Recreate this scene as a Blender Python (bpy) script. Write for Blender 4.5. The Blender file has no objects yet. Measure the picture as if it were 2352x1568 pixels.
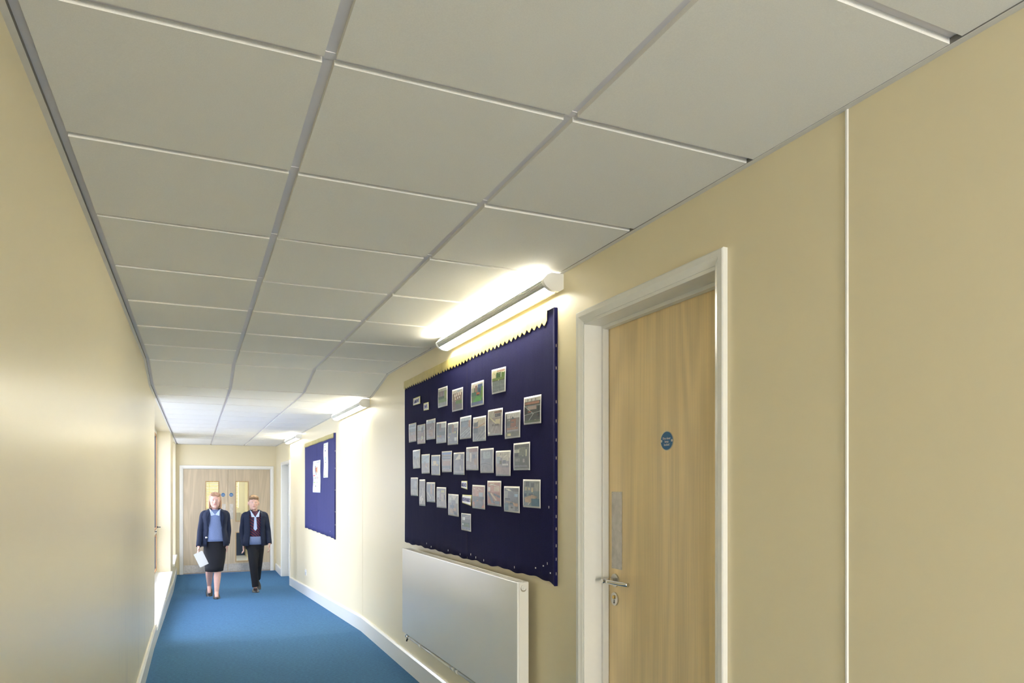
import bpy, math, random
from mathutils import Vector, Matrix
random.seed(7)
scene = bpy.context.scene
COL = scene.collection
H = 1.395                      # eye height above the near floor
XL, XR = -0.345, 1.47          # corridor walls
YN, YF = -4.6, 14.75           # near and far ends
ZF = -0.287                    # level of the lower floor

def fz(y):                     # floor: level, then a gentle ramp down, then level
    if y < 6.75: return 0.0
    if y > 12.45: return ZF
    return ZF*(y-6.75)/5.7
def cz(y, x=0.5):              # underside of the ceiling tiles
    a = H+.926+.006*x
    if y <= 5.76: return a
    b = H+.815-(y-6.36)*.0021
    if y >= 6.36: return b
    t = (y-5.76)/.6
    return a*(1-t)+(H+.815)*t

# ------------------------------------------------------------------ materials
MATS = {}
def hexc(h):
    if not isinstance(h, str): return tuple(h)
    v = [int(h[i:i+2], 16)/255 for i in (0, 2, 4)]
    return tuple(c/12.92 if c <= .04045 else ((c+.055)/1.055)**2.4 for c in v)
def mat(name, col=(.8,.8,.8), rough=.5, metal=0., spec=.5, emit=None, estr=0., coat=0., build=None, alpha=None, trans=0.):
    if name in MATS: return MATS[name]
    m = bpy.data.materials.new(name); m.use_nodes = True
    nt = m.node_tree; b = nt.nodes['Principled BSDF']
    c = hexc(col)
    b.inputs['Base Color'].default_value = (*c, 1)
    b.inputs['Roughness'].default_value = rough
    b.inputs['Metallic'].default_value = metal
    b.inputs['Specular IOR Level'].default_value = spec
    b.inputs['Coat Weight'].default_value = coat
    b.inputs['Coat Roughness'].default_value = .12
    b.inputs['Transmission Weight'].default_value = trans
    if emit is not None:
        b.inputs['Emission Color'].default_value = (*hexc(emit), 1)
        b.inputs['Emission Strength'].default_value = estr
    m.diffuse_color = (*c, 1)
    if build: build(nt, b, c)
    MATS[name] = m
    return m
def N(nt, t, **kw):
    n = nt.nodes.new(t)
    for k, v in kw.items():
        if k in n.inputs: n.inputs[k].default_value = v
        else: setattr(n, k, v)
    return n
def coords(nt, scale=(1,1,1), kind='Object'):
    tc = N(nt, 'ShaderNodeTexCoord'); mp = N(nt, 'ShaderNodeMapping')
    mp.inputs['Scale'].default_value = scale
    nt.links.new(tc.outputs[kind], mp.inputs['Vector'])
    return mp.outputs['Vector']
def speckle(amount=.06, scale=60, bump=.02, stretch=(1,1,1), detail=4, bdist=.002, rvar=0.):
    def f(nt, b, c):
        v = coords(nt, stretch)
        n = N(nt, 'ShaderNodeTexNoise', Scale=scale, Detail=detail)
        nt.links.new(v, n.inputs['Vector'])
        r = N(nt, 'ShaderNodeValToRGB')
        r.color_ramp.elements[0].position = .3; r.color_ramp.elements[1].position = .7
        r.color_ramp.elements[0].color = (*[max(0, x*(1-amount)) for x in c], 1)
        r.color_ramp.elements[1].color = (*[min(1, x*(1+amount)) for x in c], 1)
        nt.links.new(n.outputs['Fac'], r.inputs['Fac']); nt.links.new(r.outputs['Color'], b.inputs['Base Color'])
        if bump:
            bp = N(nt, 'ShaderNodeBump', Strength=bump, Distance=bdist)
            nt.links.new(n.outputs['Fac'], bp.inputs['Height']); nt.links.new(bp.outputs['Normal'], b.inputs['Normal'])
        if rvar:
            mr = N(nt, 'ShaderNodeMapRange'); base = b.inputs['Roughness'].default_value
            mr.inputs['To Min'].default_value = base-rvar; mr.inputs['To Max'].default_value = base+rvar
            nt.links.new(n.outputs['Fac'], mr.inputs['Value']); nt.links.new(mr.outputs['Result'], b.inputs['Roughness'])
    return f
def paintwall(dirt):
    def f(nt, b, c):
        # fine roller texture + faint low-frequency unevenness; optional scuffs with a shape of their own
        v = coords(nt); v2 = coords(nt, (1, 1, .25)); v3 = coords(nt, (1, 3.0, .45))
        n1 = N(nt, 'ShaderNodeTexNoise', Scale=220, Detail=3); nt.links.new(v, n1.inputs['Vector'])
        n2 = N(nt, 'ShaderNodeTexNoise', Scale=5, Detail=2); nt.links.new(v2, n2.inputs['Vector'])
        ad = N(nt, 'ShaderNodeMath', operation='MULTIPLY'); ad.inputs[1].default_value = .12
        nt.links.new(n1.outputs['Fac'], ad.inputs[0])
        ad2 = N(nt, 'ShaderNodeMath', operation='ADD')
        nt.links.new(ad.outputs[0], ad2.inputs[0]); nt.links.new(n2.outputs['Fac'], ad2.inputs[1])
        bp = N(nt, 'ShaderNodeBump', Strength=.10, Distance=.004)
        nt.links.new(ad2.outputs[0], bp.inputs['Height']); nt.links.new(bp.outputs['Normal'], b.inputs['Normal'])
        if dirt:
            n3 = N(nt, 'ShaderNodeTexNoise', Scale=2.4, Detail=7, Roughness=.7); nt.links.new(v3, n3.inputs['Vector'])
            r = N(nt, 'ShaderNodeValToRGB')
            r.color_ramp.elements[0].position = .56; r.color_ramp.elements[1].position = .72
            r.color_ramp.elements[0].color = (0,0,0,1); r.color_ramp.elements[1].color = (.55,.55,.55,1)
            nt.links.new(n3.outputs['Fac'], r.inputs['Fac'])
            # scuffs only on the lower part, where hands and bags brush the wall
            sp = N(nt, 'ShaderNodeSeparateXYZ'); nt.links.new(coords(nt), sp.inputs[0])
            mr = N(nt, 'ShaderNodeMapRange'); mr.inputs['From Min'].default_value = 1.25; mr.inputs['From Max'].default_value = .95
            nt.links.new(sp.outputs['Z'], mr.inputs['Value'])
            mr2 = N(nt, 'ShaderNodeMapRange'); mr2.inputs['From Min'].default_value = 2.6; mr2.inputs['From Max'].default_value = 5.6
            nt.links.new(sp.outputs['Y'], mr2.inputs['Value'])
            mm = N(nt, 'ShaderNodeMath', operation='MULTIPLY'); nt.links.new(mr.outputs[0], mm.inputs[0]); nt.links.new(mr2.outputs[0], mm.inputs[1])
            m2 = N(nt, 'ShaderNodeMath', operation='MULTIPLY'); nt.links.new(mm.outputs[0], m2.inputs[0]); nt.links.new(r.outputs['Color'], m2.inputs[1])
            mx = N(nt, 'ShaderNodeMix', data_type='RGBA')
            mx.inputs['A'].default_value = (*c, 1); mx.inputs['B'].default_value = (.40,.37,.33,1)
            nt.links.new(m2.outputs[0], mx.inputs['Factor']); nt.links.new(mx.outputs['Result'], b.inputs['Base Color'])
    return f
def woodgrain(axis='z', light=None, dark=None, s=1.0):
    def f(nt, b, c):
        st = {'z': (1.0, 1.0, .11), 'y': (1.0, .16, 1.0)}[axis]
        v = coords(nt, st)
        d = N(nt, 'ShaderNodeTexNoise', Scale=1.7*s, Detail=2); nt.links.new(v, d.inputs['Vector'])
        mulv = N(nt, 'ShaderNodeVectorMath', operation='SCALE'); mulv.inputs['Scale'].default_value = .38
        nt.links.new(d.outputs['Color'], mulv.inputs[0])
        add = N(nt, 'ShaderNodeVectorMath', operation='ADD')
        nt.links.new(v, add.inputs[0]); nt.links.new(mulv.outputs[0], add.inputs[1])
        w = N(nt, 'ShaderNodeTexNoise', Scale=6.5*s, Detail=1.2, Roughness=.4); nt.links.new(add.outputs[0], w.inputs['Vector'])
        # contour lines of a smooth field give cathedral figures
        m1 = N(nt, 'ShaderNodeMath', operation='MULTIPLY'); m1.inputs[1].default_value = 26; nt.links.new(w.outputs['Fac'], m1.inputs[0])
        sn = N(nt, 'ShaderNodeMath', operation='SINE'); nt.links.new(m1.outputs[0], sn.inputs[0])
        fine = N(nt, 'ShaderNodeTexNoise', Scale=150, Detail=3)
        v2 = coords(nt, (st[0], st[1], .02) if axis == 'z' else (1, .02, 1)); nt.links.new(v2, fine.inputs['Vector'])
        m2 = N(nt, 'ShaderNodeMath', operation='MULTIPLY_ADD'); m2.inputs[1].default_value = .26; nt.links.new(sn.outputs[0], m2.inputs[0]); nt.links.new(fine.outputs['Fac'], m2.inputs[2])
        r = N(nt, 'ShaderNodeValToRGB')
        r.color_ramp.elements[0].position = .15; r.color_ramp.elements[1].position = .85
        r.color_ramp.elements[0].color = (*[x*.87 for x in c], 1); r.color_ramp.elements[1].color = (*[min(1, x*1.06) for x in c], 1)
        nt.links.new(m2.outputs[0], r.inputs['Fac']); nt.links.new(r.outputs['Color'], b.inputs['Base Color'])
    return f
def carpetb(nt, b, c):
    v = coords(nt); v2 = coords(nt, (.55, 1.2, 1))
    n1 = N(nt, 'ShaderNodeTexNoise', Scale=420, Detail=2); nt.links.new(v, n1.inputs['Vector'])
    n2 = N(nt, 'ShaderNodeTexNoise', Scale=38, Detail=5, Roughness=.7); nt.links.new(v2, n2.inputs['Vector'])
    ad = N(nt, 'ShaderNodeMath', operation='ADD'); nt.links.new(n1.outputs['Fac'], ad.inputs[0]); nt.links.new(n2.outputs['Fac'], ad.inputs[1])
    r = N(nt, 'ShaderNodeValToRGB'); r.color_ramp.elements[0].position = .7/2+.1; r.color_ramp.elements[1].position = .62
    hf = N(nt, 'ShaderNodeMath', operation='MULTIPLY'); hf.inputs[1].default_value = .5; nt.links.new(ad.outputs[0], hf.inputs[0]); n2.inputs['Scale'].default_value = 70; n1.inputs['Scale'].default_value = 330
    r.color_ramp.elements[0].color = (*[x*.74 for x in c], 1); r.color_ramp.elements[1].color = (*[x*1.26 for x in c], 1)
    nt.links.new(hf.outputs[0], r.inputs['Fac']); nt.links.new(r.outputs['Color'], b.inputs['Base Color'])
    bp = N(nt, 'ShaderNodeBump', Strength=.3, Distance=.002); nt.links.new(hf.outputs[0], bp.inputs['Height']); nt.links.new(bp.outputs['Normal'], b.inputs['Normal'])
def fabricb(wr):
    def f(nt, b, c):
        v = coords(nt); v2 = coords(nt, (1, 6, 1.1))
        n1 = N(nt, 'ShaderNodeTexNoise', Scale=260, Detail=2); nt.links.new(v, n1.inputs['Vector'])
        n2 = N(nt, 'ShaderNodeTexNoise', Scale=2.6, Detail=3); nt.links.new(v2, n2.inputs['Vector'])
        r = N(nt, 'ShaderNodeValToRGB'); r.color_ramp.elements[0].position = .3; r.color_ramp.elements[1].position = .7
        r.color_ramp.elements[0].color = (*[x*.75 for x in c], 1); r.color_ramp.elements[1].color = (*[x*1.2 for x in c], 1)
        nt.links.new(n1.outputs['Fac'], r.inputs['Fac']); nt.links.new(r.outputs['Color'], b.inputs['Base Color'])
        ma = N(nt, 'ShaderNodeMath', operation='MULTIPLY_ADD'); ma.inputs[1].default_value = .05; nt.links.new(n1.outputs['Fac'], ma.inputs[0]); nt.links.new(n2.outputs['Fac'], ma.inputs[2])
        bp = N(nt, 'ShaderNodeBump', Strength=wr, Distance=.02); nt.links.new(ma.outputs[0], bp.inputs['Height']); nt.links.new(bp.outputs['Normal'], b.inputs['Normal'])
    return f
def lowbump(s, scale, stretch=(1,1,1), dist=.01):
    def f(nt, b, c):
        n = N(nt, 'ShaderNodeTexNoise', Scale=scale, Detail=1); nt.links.new(coords(nt, stretch), n.inputs['Vector'])
        bp = N(nt, 'ShaderNodeBump', Strength=s, Distance=dist); nt.links.new(n.outputs['Fac'], bp.inputs['Height']); nt.links.new(bp.outputs['Normal'], b.inputs['Normal'])
    return f
CREAM = (.81,.72,.485)
M_WALL_L = mat('cream_satin_paint_left', CREAM, .30, spec=.55, build=paintwall(True))
M_WALL_R = mat('cream_satin_paint_right', CREAM, .42, spec=.5, build=paintwall(False))
M_WHITE = mat('white_gloss_paint', (.83,.82,.75), .22, build=speckle(.01, 40, .05, bdist=.001))
M_TRIM = mat('white_satin_paint', (.82,.81,.75), .3)
M_TILE = mat('ceiling_tile', (.89,.875,.825), .85, build=speckle(.03, 330, .25, bdist=.001))
M_TBAR = mat('ceiling_grid_metal', (.80,.77,.79), .45)
M_CTRIM = mat('ceiling_trim_metal', (.74,.72,.68), .4)
M_DARK = mat('gap_shade', (.22,.21,.19), .8)  # dark tone standing in for shade in gaps
M_CARPET = mat('blue_carpet', (.054,.155,.295), .95, spec=.15, build=carpetb)
M_WOOD = mat('ash_veneer', (.92,.715,.40), .38, build=woodgrain('z'))
M_WOODF = mat('pale_ash_veneer', (.59,.485,.33), .4, build=woodgrain('z', s=1.3))
M_BEAD = mat('oak_glazing_bead', (.50,.34,.17), .4, build=woodgrain('z', s=3))
M_STEEL = mat('brushed_steel', (.62,.60,.56), .28, 1., build=speckle(.08, 90, .05, (1,1,.1)))
M_STEELD = mat('satin_steel_plate', (.50,.48,.45), .42, 1., build=speckle(.14, 30, .05))
M_CHROME = mat('polished_chrome', (.75,.73,.69), .12, 1.)
M_BRASS = mat('brass', (.65,.45,.15), .3, 1.)
M_BLACK = mat('black_plastic', (.02,.02,.022), .4)
M_NAVY = mat('navy_backing_cloth', (.011,.011,.062), .85, spec=.10, build=fabricb(.10))
M_BLUECL = mat('blue_backing_cloth', (.040,.044,.160), .8, spec=.2, build=fabricb(.03))
M_GOLD = mat('gold_border_paper', (.56,.46,.15), .5, spec=.6, build=speckle(.08, 25, .3, bdist=.004))
M_GOLD2 = mat('pale_gold_border_paper', (.46,.385,.12), .5, build=speckle(.08, 25, .3, bdist=.004))
M_RAD = mat('white_radiator_enamel', (.90,.89,.84), .26, spec=.6, coat=.35, build=lowbump(.35, 1.6, (1,1,1.4), .02))
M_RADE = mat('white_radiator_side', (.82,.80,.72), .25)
def glassb(nt, b, c, fac=.07, rg=.02):
    out = nt.nodes['Material Output']
    t = N(nt, 'ShaderNodeBsdfTransparent'); t.inputs['Color'].default_value = (.96,.98,.97,1)
    g = N(nt, 'ShaderNodeBsdfGlossy'); g.inputs['Roughness'].default_value = rg
    mx = N(nt, 'ShaderNodeMixShader'); mx.inputs[0].default_value = fac
    nt.links.new(t.outputs[0], mx.inputs[1]); nt.links.new(g.outputs[0], mx.inputs[2]); nt.links.new(mx.outputs[0], out.inputs['Surface'])
M_GLASS = mat('clear_glass', (.95,.97,.96), .02, build=glassb)
M_GLASSD = mat('door_glass', (.95,.97,.96), .02, build=lambda nt, b, c: glassb(nt, b, c, .008, .3))
M_SILL = mat('white_window_board', (.85,.85,.80), .3)
M_SIGNB = mat('blue_sign_enamel', (.008,.13,.33), .35)
M_SIGNW = mat('white_sign_print', (.75,.76,.74), .5)
M_LENS = mat('lamp_diffuser', (.9,.9,.86), .4, emit=(1.,.96,.83), estr=15.)
M_UP = mat('lamp_tube_tray', (.9,.9,.86), .4, emit=(1.,.96,.83), estr=58.)
M_LAMP = mat('white_lamp_housing', (.80,.79,.74), .35)
M_LAMPG = mat('grey_lamp_grille', (.66,.66,.62), .65)
M_LAM = mat('laminate_white', (.72,.71,.67), .32, spec=.35, coat=.05, build=lowbump(.2, 9, (1,1,1), .01))
M_STAPLE = mat('staple_metal', (.75,.74,.72), .3, .9)
M_PAPER = mat('poster_paper', (.84,.85,.86), .5)
M_CARDY = mat('yellow_card_border', (.80,.77,.35), .5)
M_INK = mat('blue_letter_ink', (.05,.05,.30), .5)
M_FRAMED = mat('dark_grey_window_metal', (.05,.06,.065), .4)
M_ORANGE = mat('stained_window_timber', (.42,.20,.06), .4, build=woodgrain('z', s=2))

# ------------------------------------------------------------------ mesh helpers
M_SKIRTDARK = mat('dark_board_core', (.01,.01,.02), .9)
class MB:
    def __init__(s): s.v = []; s.f = []; s.m = []; s.mats = []; s.sm = []
    def mi(s, m):
        if m not in s.mats: s.mats.append(m)
        return s.mats.index(m)
    def face(s, idx, m, smooth=False): s.f.append(tuple(idx)); s.m.append(s.mi(m)); s.sm.append(smooth)
    def poly(s, pts, m, smooth=False):
        b = len(s.v); s.v += [tuple(p) for p in pts]; s.face(range(b, b+len(pts)), m, smooth)
    def hexa(s, p, m):          # p: 8 pts, bottom 4 (ccw) then top 4
        b = len(s.v); s.v += [tuple(q) for q in p]
        for q in ((3,2,1,0),(4,5,6,7),(0,1,5,4),(1,2,6,5),(2,3,7,6),(3,0,4,7)): s.face([b+i for i in q], m)
    def box(s, x0, x1, y0, y1, z0, z1, m):
        if x0 > x1: x0, x1 = x1, x0
        if y0 > y1: y0, y1 = y1, y0
        if z0 > z1: z0, z1 = z1, z0
        s.hexa([(x0,y0,z0),(x1,y0,z0),(x1,y1,z0),(x0,y1,z0),(x0,y0,z1),(x1,y0,z1),(x1,y1,z1),(x0,y1,z1)], m)
    def prism(s, prof, axis, a0, a1, m, smooth=False, caps=True):
        # prof: closed 2D polygon; axis 'y': prof is (x,z); 'x': (y,z); 'z': (x,y)
        def P(p, a):
            return {'y': (p[0], a, p[1]), 'x': (a, p[0], p[1]), 'z': (p[0], p[1], a)}[axis]
        n = len(prof); b = len(s.v)
        s.v += [P(p, a0) for p in prof]+[P(p, a1) for p in prof]
        for i in range(n): s.face((b+i, b+(i+1) % n, b+n+(i+1) % n, b+n+i), m, smooth)
        if caps: s.face(range(b+n-1, b-1, -1), m); s.face(range(b+n, b+2*n), m)
    def tube(s, pts, r, m, n=12, caps=True, smooth=True, flat=None):
        pts = [Vector(p) for p in pts]; k = len(pts)
        rs = r if isinstance(r, (list, tuple)) else [r]*k
        b = len(s.v); up = None
        for i, p in enumerate(pts):
            d = (pts[min(i+1, k-1)]-pts[max(i-1, 0)]).normalized()
            if up is None: up = Vector((0,0,1)) if abs(d.z) < .9 else Vector((1,0,0))
            a = d.cross(up).normalized(); c = a.cross(d).normalized(); up = c
            for j in range(n):
                t = 2*math.pi*j/n
                s.v.append(tuple(p+a*math.cos(t)*rs[i]+c*math.sin(t)*rs[i]*(flat or 1)))
        for i in range(k-1):
            for j in range(n):
                s.face((b+i*n+j, b+i*n+(j+1) % n, b+(i+1)*n+(j+1) % n, b+(i+1)*n+j), m, smooth)
        if caps: s.face([b+j for j in range(n-1, -1, -1)], m); s.face([b+(k-1)*n+j for j in range(n)], m)
    def sphere(s, c, r, m, nu=14, nv=9, rot=None):
        r = r if isinstance(r, (list, tuple)) else (r, r, r); b = len(s.v); c = Vector(c)
        R = rot or Matrix.Identity(3)
        for i in range(1, nv):
            th = math.pi*i/nv
            for j in range(nu):
                ph = 2*math.pi*j/nu
                s.v.append(tuple(c+R@Vector((r[0]*math.sin(th)*math.cos(ph), r[1]*math.sin(th)*math.sin(ph), r[2]*math.cos(th)))))
        t = len(s.v); s.v.append(tuple(c+R@Vector((0,0,r[2])))); s.v.append(tuple(c-R@Vector((0,0,r[2]))))
        for i in range(nv-2):
            for j in range(nu): s.face((b+i*nu+j, b+(i+1)*nu+j, b+(i+1)*nu+(j+1) % nu, b+i*nu+(j+1) % nu), m, True)
        for j in range(nu):
            s.face((t, b+j, b+(j+1) % nu), m, True); s.face((t+1, b+(nv-2)*nu+(j+1) % nu, b+(nv-2)*nu+j), m, True)
    def disc(s, c, ry, rz, th, m, n=32, nx=-1):      # disc facing -x
        c = Vector(c); prof = [(c.y+ry*math.cos(2*math.pi*i/n), c.z+rz*math.sin(2*math.pi*i/n)) for i in range(n)]
        s.prism(prof, 'x', c.x, c.x+nx*th, m)
    def build(s, name, parent=None, loc=None, bevel=0, mods=None):
        me = bpy.data.meshes.new(name)
        me.from_pydata(s.v, [], s.f); me.validate(); me.update()
        for m in s.mats: me.materials.append(m)
        if len(me.polygons) == len(s.f):
            for p, mi, sm in zip(me.polygons, s.m, s.sm): p.material_index = mi; p.use_smooth = sm
        o = bpy.data.objects.new(name, me); COL.objects.link(o)
        if loc is not None:
            L = Vector(loc)
            for v in me.vertices: v.co -= L
            o.location = L
        if parent is not None:
            o.parent = parent
            off = Vector((0,0,0)); q = parent
            while q: off += q.location; q = q.parent
            for v in me.vertices: v.co -= off
        if bevel:
            b = o.modifiers.new('bevel', 'BEVEL'); b.width = bevel; b.segments = 2; b.limit_method = 'ANGLE'
        return o
def recalc(o):
    import bmesh
    bm = bmesh.new(); bm.from_mesh(o.data); bmesh.ops.recalc_face_normals(bm, faces=bm.faces); bm.to_mesh(o.data); bm.free()
def tag(o, label=None, cat=None, group=None, kind=None):
    if label: o['label'] = label
    if cat: o['category'] = cat
    if group: o['group'] = group
    if kind: o['kind'] = kind
    return o
def empty(name, loc):
    o = bpy.data.objects.new(name, None); COL.objects.link(o); o.location = loc; o.empty_display_size = .1
    return o
def struct(mb, name, label, cat, **k): return tag(mb.build(name, **k), label, cat, kind='structure')
def copy_tree(o, delta, parent=None):
    c = o.copy(); COL.objects.link(c)
    if parent is not None: c.parent = parent
    else: c.location = Vector(o.location)+Vector(delta)
    for ch in list(o.children): copy_tree(ch, delta, c)
    return c

# ------------------------------------------------------------------ floor
mb = MB()
ys = [YN-.3, 6.75]+[6.75+5.7*i/6 for i in range(1, 7)]+[YF+.0]
for a, b in zip(ys[:-1], ys[1:]):
    x0, x1 = XL-.02, XR+.02
    mb.poly([(x0,a,fz(a)),(x1,a,fz(a)),(x1,b,fz(b)),(x0,b,fz(b))], M_CARPET)
    mb.poly([(x0,a,fz(a)-.1),(x0,b,fz(b)-.1),(x1,b,fz(b)-.1),(x1,a,fz(a)-.1)], M_CARPET)
for (x, s) in ((XL-.02, 1), (XR+.02, -1)):
    for a, b in zip(ys[:-1], ys[1:]): mb.poly([(x,a,fz(a)-.1),(x,a,fz(a)),(x,b,fz(b)),(x,b,fz(b)-.1)], M_CARPET)
mb.box(XR+.0195, XR+.35, 12.42, 13.72, ZF-.1, ZF, M_CARPET)      # carpet running into the side doorway
mb.box(XR+.02, XR+.2, 1.7, 2.55, -.1, -.001, M_CARPET)
floor = struct(mb, 'floor', 'blue carpet floor, level near the camera then ramping gently down to the double doors', 'floor')

# ------------------------------------------------------------------ walls
def wallbox(mb, x0, x1, y0, y1, z0, z1, m): mb.box(x0, x1, y0, y1, z0, z1, m)
ZT = 2.75
W1 = (7.24, 11.75, .09, 2.215); W2 = (12.85, 14.6, .09, 2.215)
mb = MB()
X0 = XL-.24
W3 = (-3.2, -1.0, .09, 2.215)
for y0, y1 in ((YN, W3[0]), (W3[1], W1[0]), (W1[1], W2[0]), (W2[1], YF+.12)): wallbox(mb, X0, XL, y0, y1, -.6, ZT, M_WALL_L)
for w in (W1, W2, W3):
    wallbox(mb, X0, XL, w[0], w[1], -.6, w[2], M_WALL_L); wallbox(mb, X0, XL, w[0], w[1], w[3], ZT, M_WALL_L)
struct(mb, 'wall_left', 'glossy cream painted wall close on the left with two deep window openings', 'wall')
D1 = (1.712, 2.523, 2.078)          # near doorway y0, y1, head
D3 = (12.44, 13.70, 1.80)
mb = MB(); X1 = XR+.16
for y0, y1 in ((YN, D1[0]), (D1[1], D3[0]), (D3[1], YF+.12)): wallbox(mb, XR, X1, y0, y1, -.6, ZT, M_WALL_R)
wallbox(mb, XR, X1, D1[0], D1[1], D1[2], ZT, M_WALL_R); wallbox(mb, XR, X1, D3[0], D3[1], D3[2], ZT, M_WALL_R)
struct(mb, 'wall_right', 'cream painted wall on the right carrying the noticeboards, radiator and lamps', 'wall')
mb = MB()
FX0, FX1, FZ1 = -.225, 1.363, 1.735
wallbox(mb, XL, FX0, YF, YF+.12, -.6, ZT, M_WALL_R); wallbox(mb, FX1, XR, YF, YF+.12, -.6, ZT, M_WALL_R)
wallbox(mb, FX0, FX1, YF, YF+.12, FZ1, ZT, M_WALL_R)
struct(mb, 'wall_far', 'short cream wall across the corridor end, around and above the double doors', 'wall')
# end behind the camera: a wall with a door opening added to light the near end
mb = MB()
wallbox(mb, XL, .12, YN-.15, YN, -.1, ZT, M_WALL_R); wallbox(mb, 1.02, XR, YN-.15, YN, -.1, ZT, M_WALL_R); wallbox(mb, .12, 1.02, YN-.15, YN, 2.0, ZT, M_WALL_R)
struct(mb, 'wall_near', 'cream end wall behind the camera with an added door opening for light', 'wall')

# vertical panel joints on the right wall
mb = MB()
mb.prism([(XR, 1.238), (XR-.0035, 1.2405), (XR-.0035, 1.2455), (XR, 1.248)], 'z', 0, cz(1.24, XR)-.004, M_TRIM)
struct(mb, 'trim_1', 'thin pale vertical joint strip on the cream wall right of the wooden door', 'trim')
mb = MB()
mb.prism([(XR, 6.769), (XR-.0015, 6.770), (XR-.0015, 6.772), (XR, 6.773)], 'z', fz(6.77)+.13, cz(6.77, XR)-.004, M_WALL_R)
struct(mb, 'trim_2', 'hairline vertical wall joint between the two noticeboards', 'trim')

# ------------------------------------------------------------------ baseboards
def skirt(mb, side, y0, y1, x=None):
    cuts = [y0]+[y for y in [6.75+5.7*i/6 for i in range(7)] if y0 < y < y1]+[y1]
    s = 1 if side == 'L' else -1
    xw = XL if side == 'L' else XR
    t = .021; h = .142
    for a, b in zip(cuts[:-1], cuts[1:]):
        P = []
        for y in (a, b):
            z = fz(y)
            P.append([(xw, y, z), (xw+s*t, y, z), (xw+s*t, y, z+h-.014), (xw+s*(t-.009), y, z+h), (xw, y, z+h)])
        n = 5
        bb = len(mb.v); mb.v += P[0]+P[1]
        for i in range(n): mb.face((bb+i, bb+(i+1) % n, bb+n+(i+1) % n, bb+n+i), M_WHITE)
        mb.face(range(bb+n-1, bb-1, -1), M_WHITE); mb.face(range(bb+n, bb+2*n), M_WHITE)
def skirtobj(name, label, side, segs):
    mb = MB()
    for a, b in segs: skirt(mb, side, a, b)
    o = struct(mb, name, label, 'baseboard'); recalc(o); return o
skirtobj('baseboard_left', 'white baseboard along the foot of the left wall, under the windows', 'L', [(YN, YF-.02)])
skirtobj('baseboard_right', 'white baseboard along the right wall below the radiator and noticeboards', 'R', [(YN, D1[0]-.045), (D1[1]+.045, D3[0]-.035), (D3[1]+.04, YF-.02)])

# ------------------------------------------------------------------ ceiling
COLS = [(-.3075, .2522), (.2785, .8521), (.8785, 1.4528)]
def row(k): return .9587+.6*k
mb = MB()
yb = [YN-.02, 5.76, 6.36, YF]
for a, b in zip(yb[:-1], yb[1:]):
    P = lambda x, y, dz: (x, y, cz(y, x)+dz)
    mb.hexa([P(XL,a,.0125),P(XR,a,.0125),P(XR,b,.0125),P(XL,b,.0125),P(XL,a,.05),P(XR,a,.05),P(XR,b,.05),P(XL,b,.05)], M_TBAR)
ceil = struct(mb, 'ceiling', 'suspended ceiling of off-white square tiles stepping down to a lower level half way', 'ceiling')
mb = MB()
for k in range(-10, 23):
    y0, y1 = row(k)+.013, row(k)+.587
    if y1 > YF: y1 = YF-.003
    if k == -10: y0 = YN+.01
    for x0, x1 in COLS:
        j = [random.uniform(-.0012, .0012) for _ in range(4)]; dz = 0
        if 5.7 < y0 < 6.3: j = [0]*4
        pts = [(x0,y0), (x1,y0), (x1,y1), (x0,y1)]
        mb.hexa([(x, y, cz(min(max(y, y), 99), x)+j[i]) for i, (x, y) in enumerate(pts)]+[(x, y, cz(y, x)+.0155) for x, y in pts], M_TILE)
tl = mb.build('ceiling_tiles', parent=ceil)
# short joint plates where the grid bars are spliced
mb = MB()
for k in range(-9, 22):
    for x in (.2654, .8653):
        y = row(k)
        if abs(y-5.76) < .05 or abs(y-6.36) < .05: continue
        z = cz(y, x)+.0125
        mb.box(x-.012, x+.012, y-.012, y+.013, z-.0015, z+.001, M_TBAR)
mb.build('grid_joints', parent=ceil)
def ctrim(name, label, xw, s, w):
    mb = MB()
    for a, b in zip(yb[:-1], yb[1:]):
        P = lambda x, y, dz: (x, y, cz(y, x)+dz)
        xa, xb = sorted((xw, xw+s*w))
        mb.hexa([P(xa,a,-.0035),P(xb,a,-.0035),P(xb,b,-.0035),P(xa,b,-.0035),P(xa,a,-.0015),P(xb,a,-.0015),P(xb,b,-.0015),P(xa,b,-.0015)], M_CTRIM)
        xa, xb = sorted((xw+s*w, xw+s*(w-.001)))
        mb.hexa([P(xa,a,-.0015),P(xb,a,-.0015),P(xb,b,-.0015),P(xa,b,-.0015),P(xa,a,.0115),P(xb,a,.0115),P(xb,b,.0115),P(xa,b,.0115)], M_DARK)  # dark strip painted as the shadow gap between tile and trim
    return struct(mb, name, label, 'trim')
ctrim('trim_3', 'grey metal edge trim where the ceiling meets the right wall', XR, -1, .0165)
ctrim('trim_4', 'grey metal edge trim where the ceiling meets the left wall', XL, 1, .0145)
mb = MB()
mb.box(XL+.015, XR-.017, YF-.016, YF-.001, cz(YF)-.0035, cz(YF)-.001, M_CTRIM)
struct(mb, 'trim_5', 'grey metal edge trim where the ceiling meets the far wall', 'trim')

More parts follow.
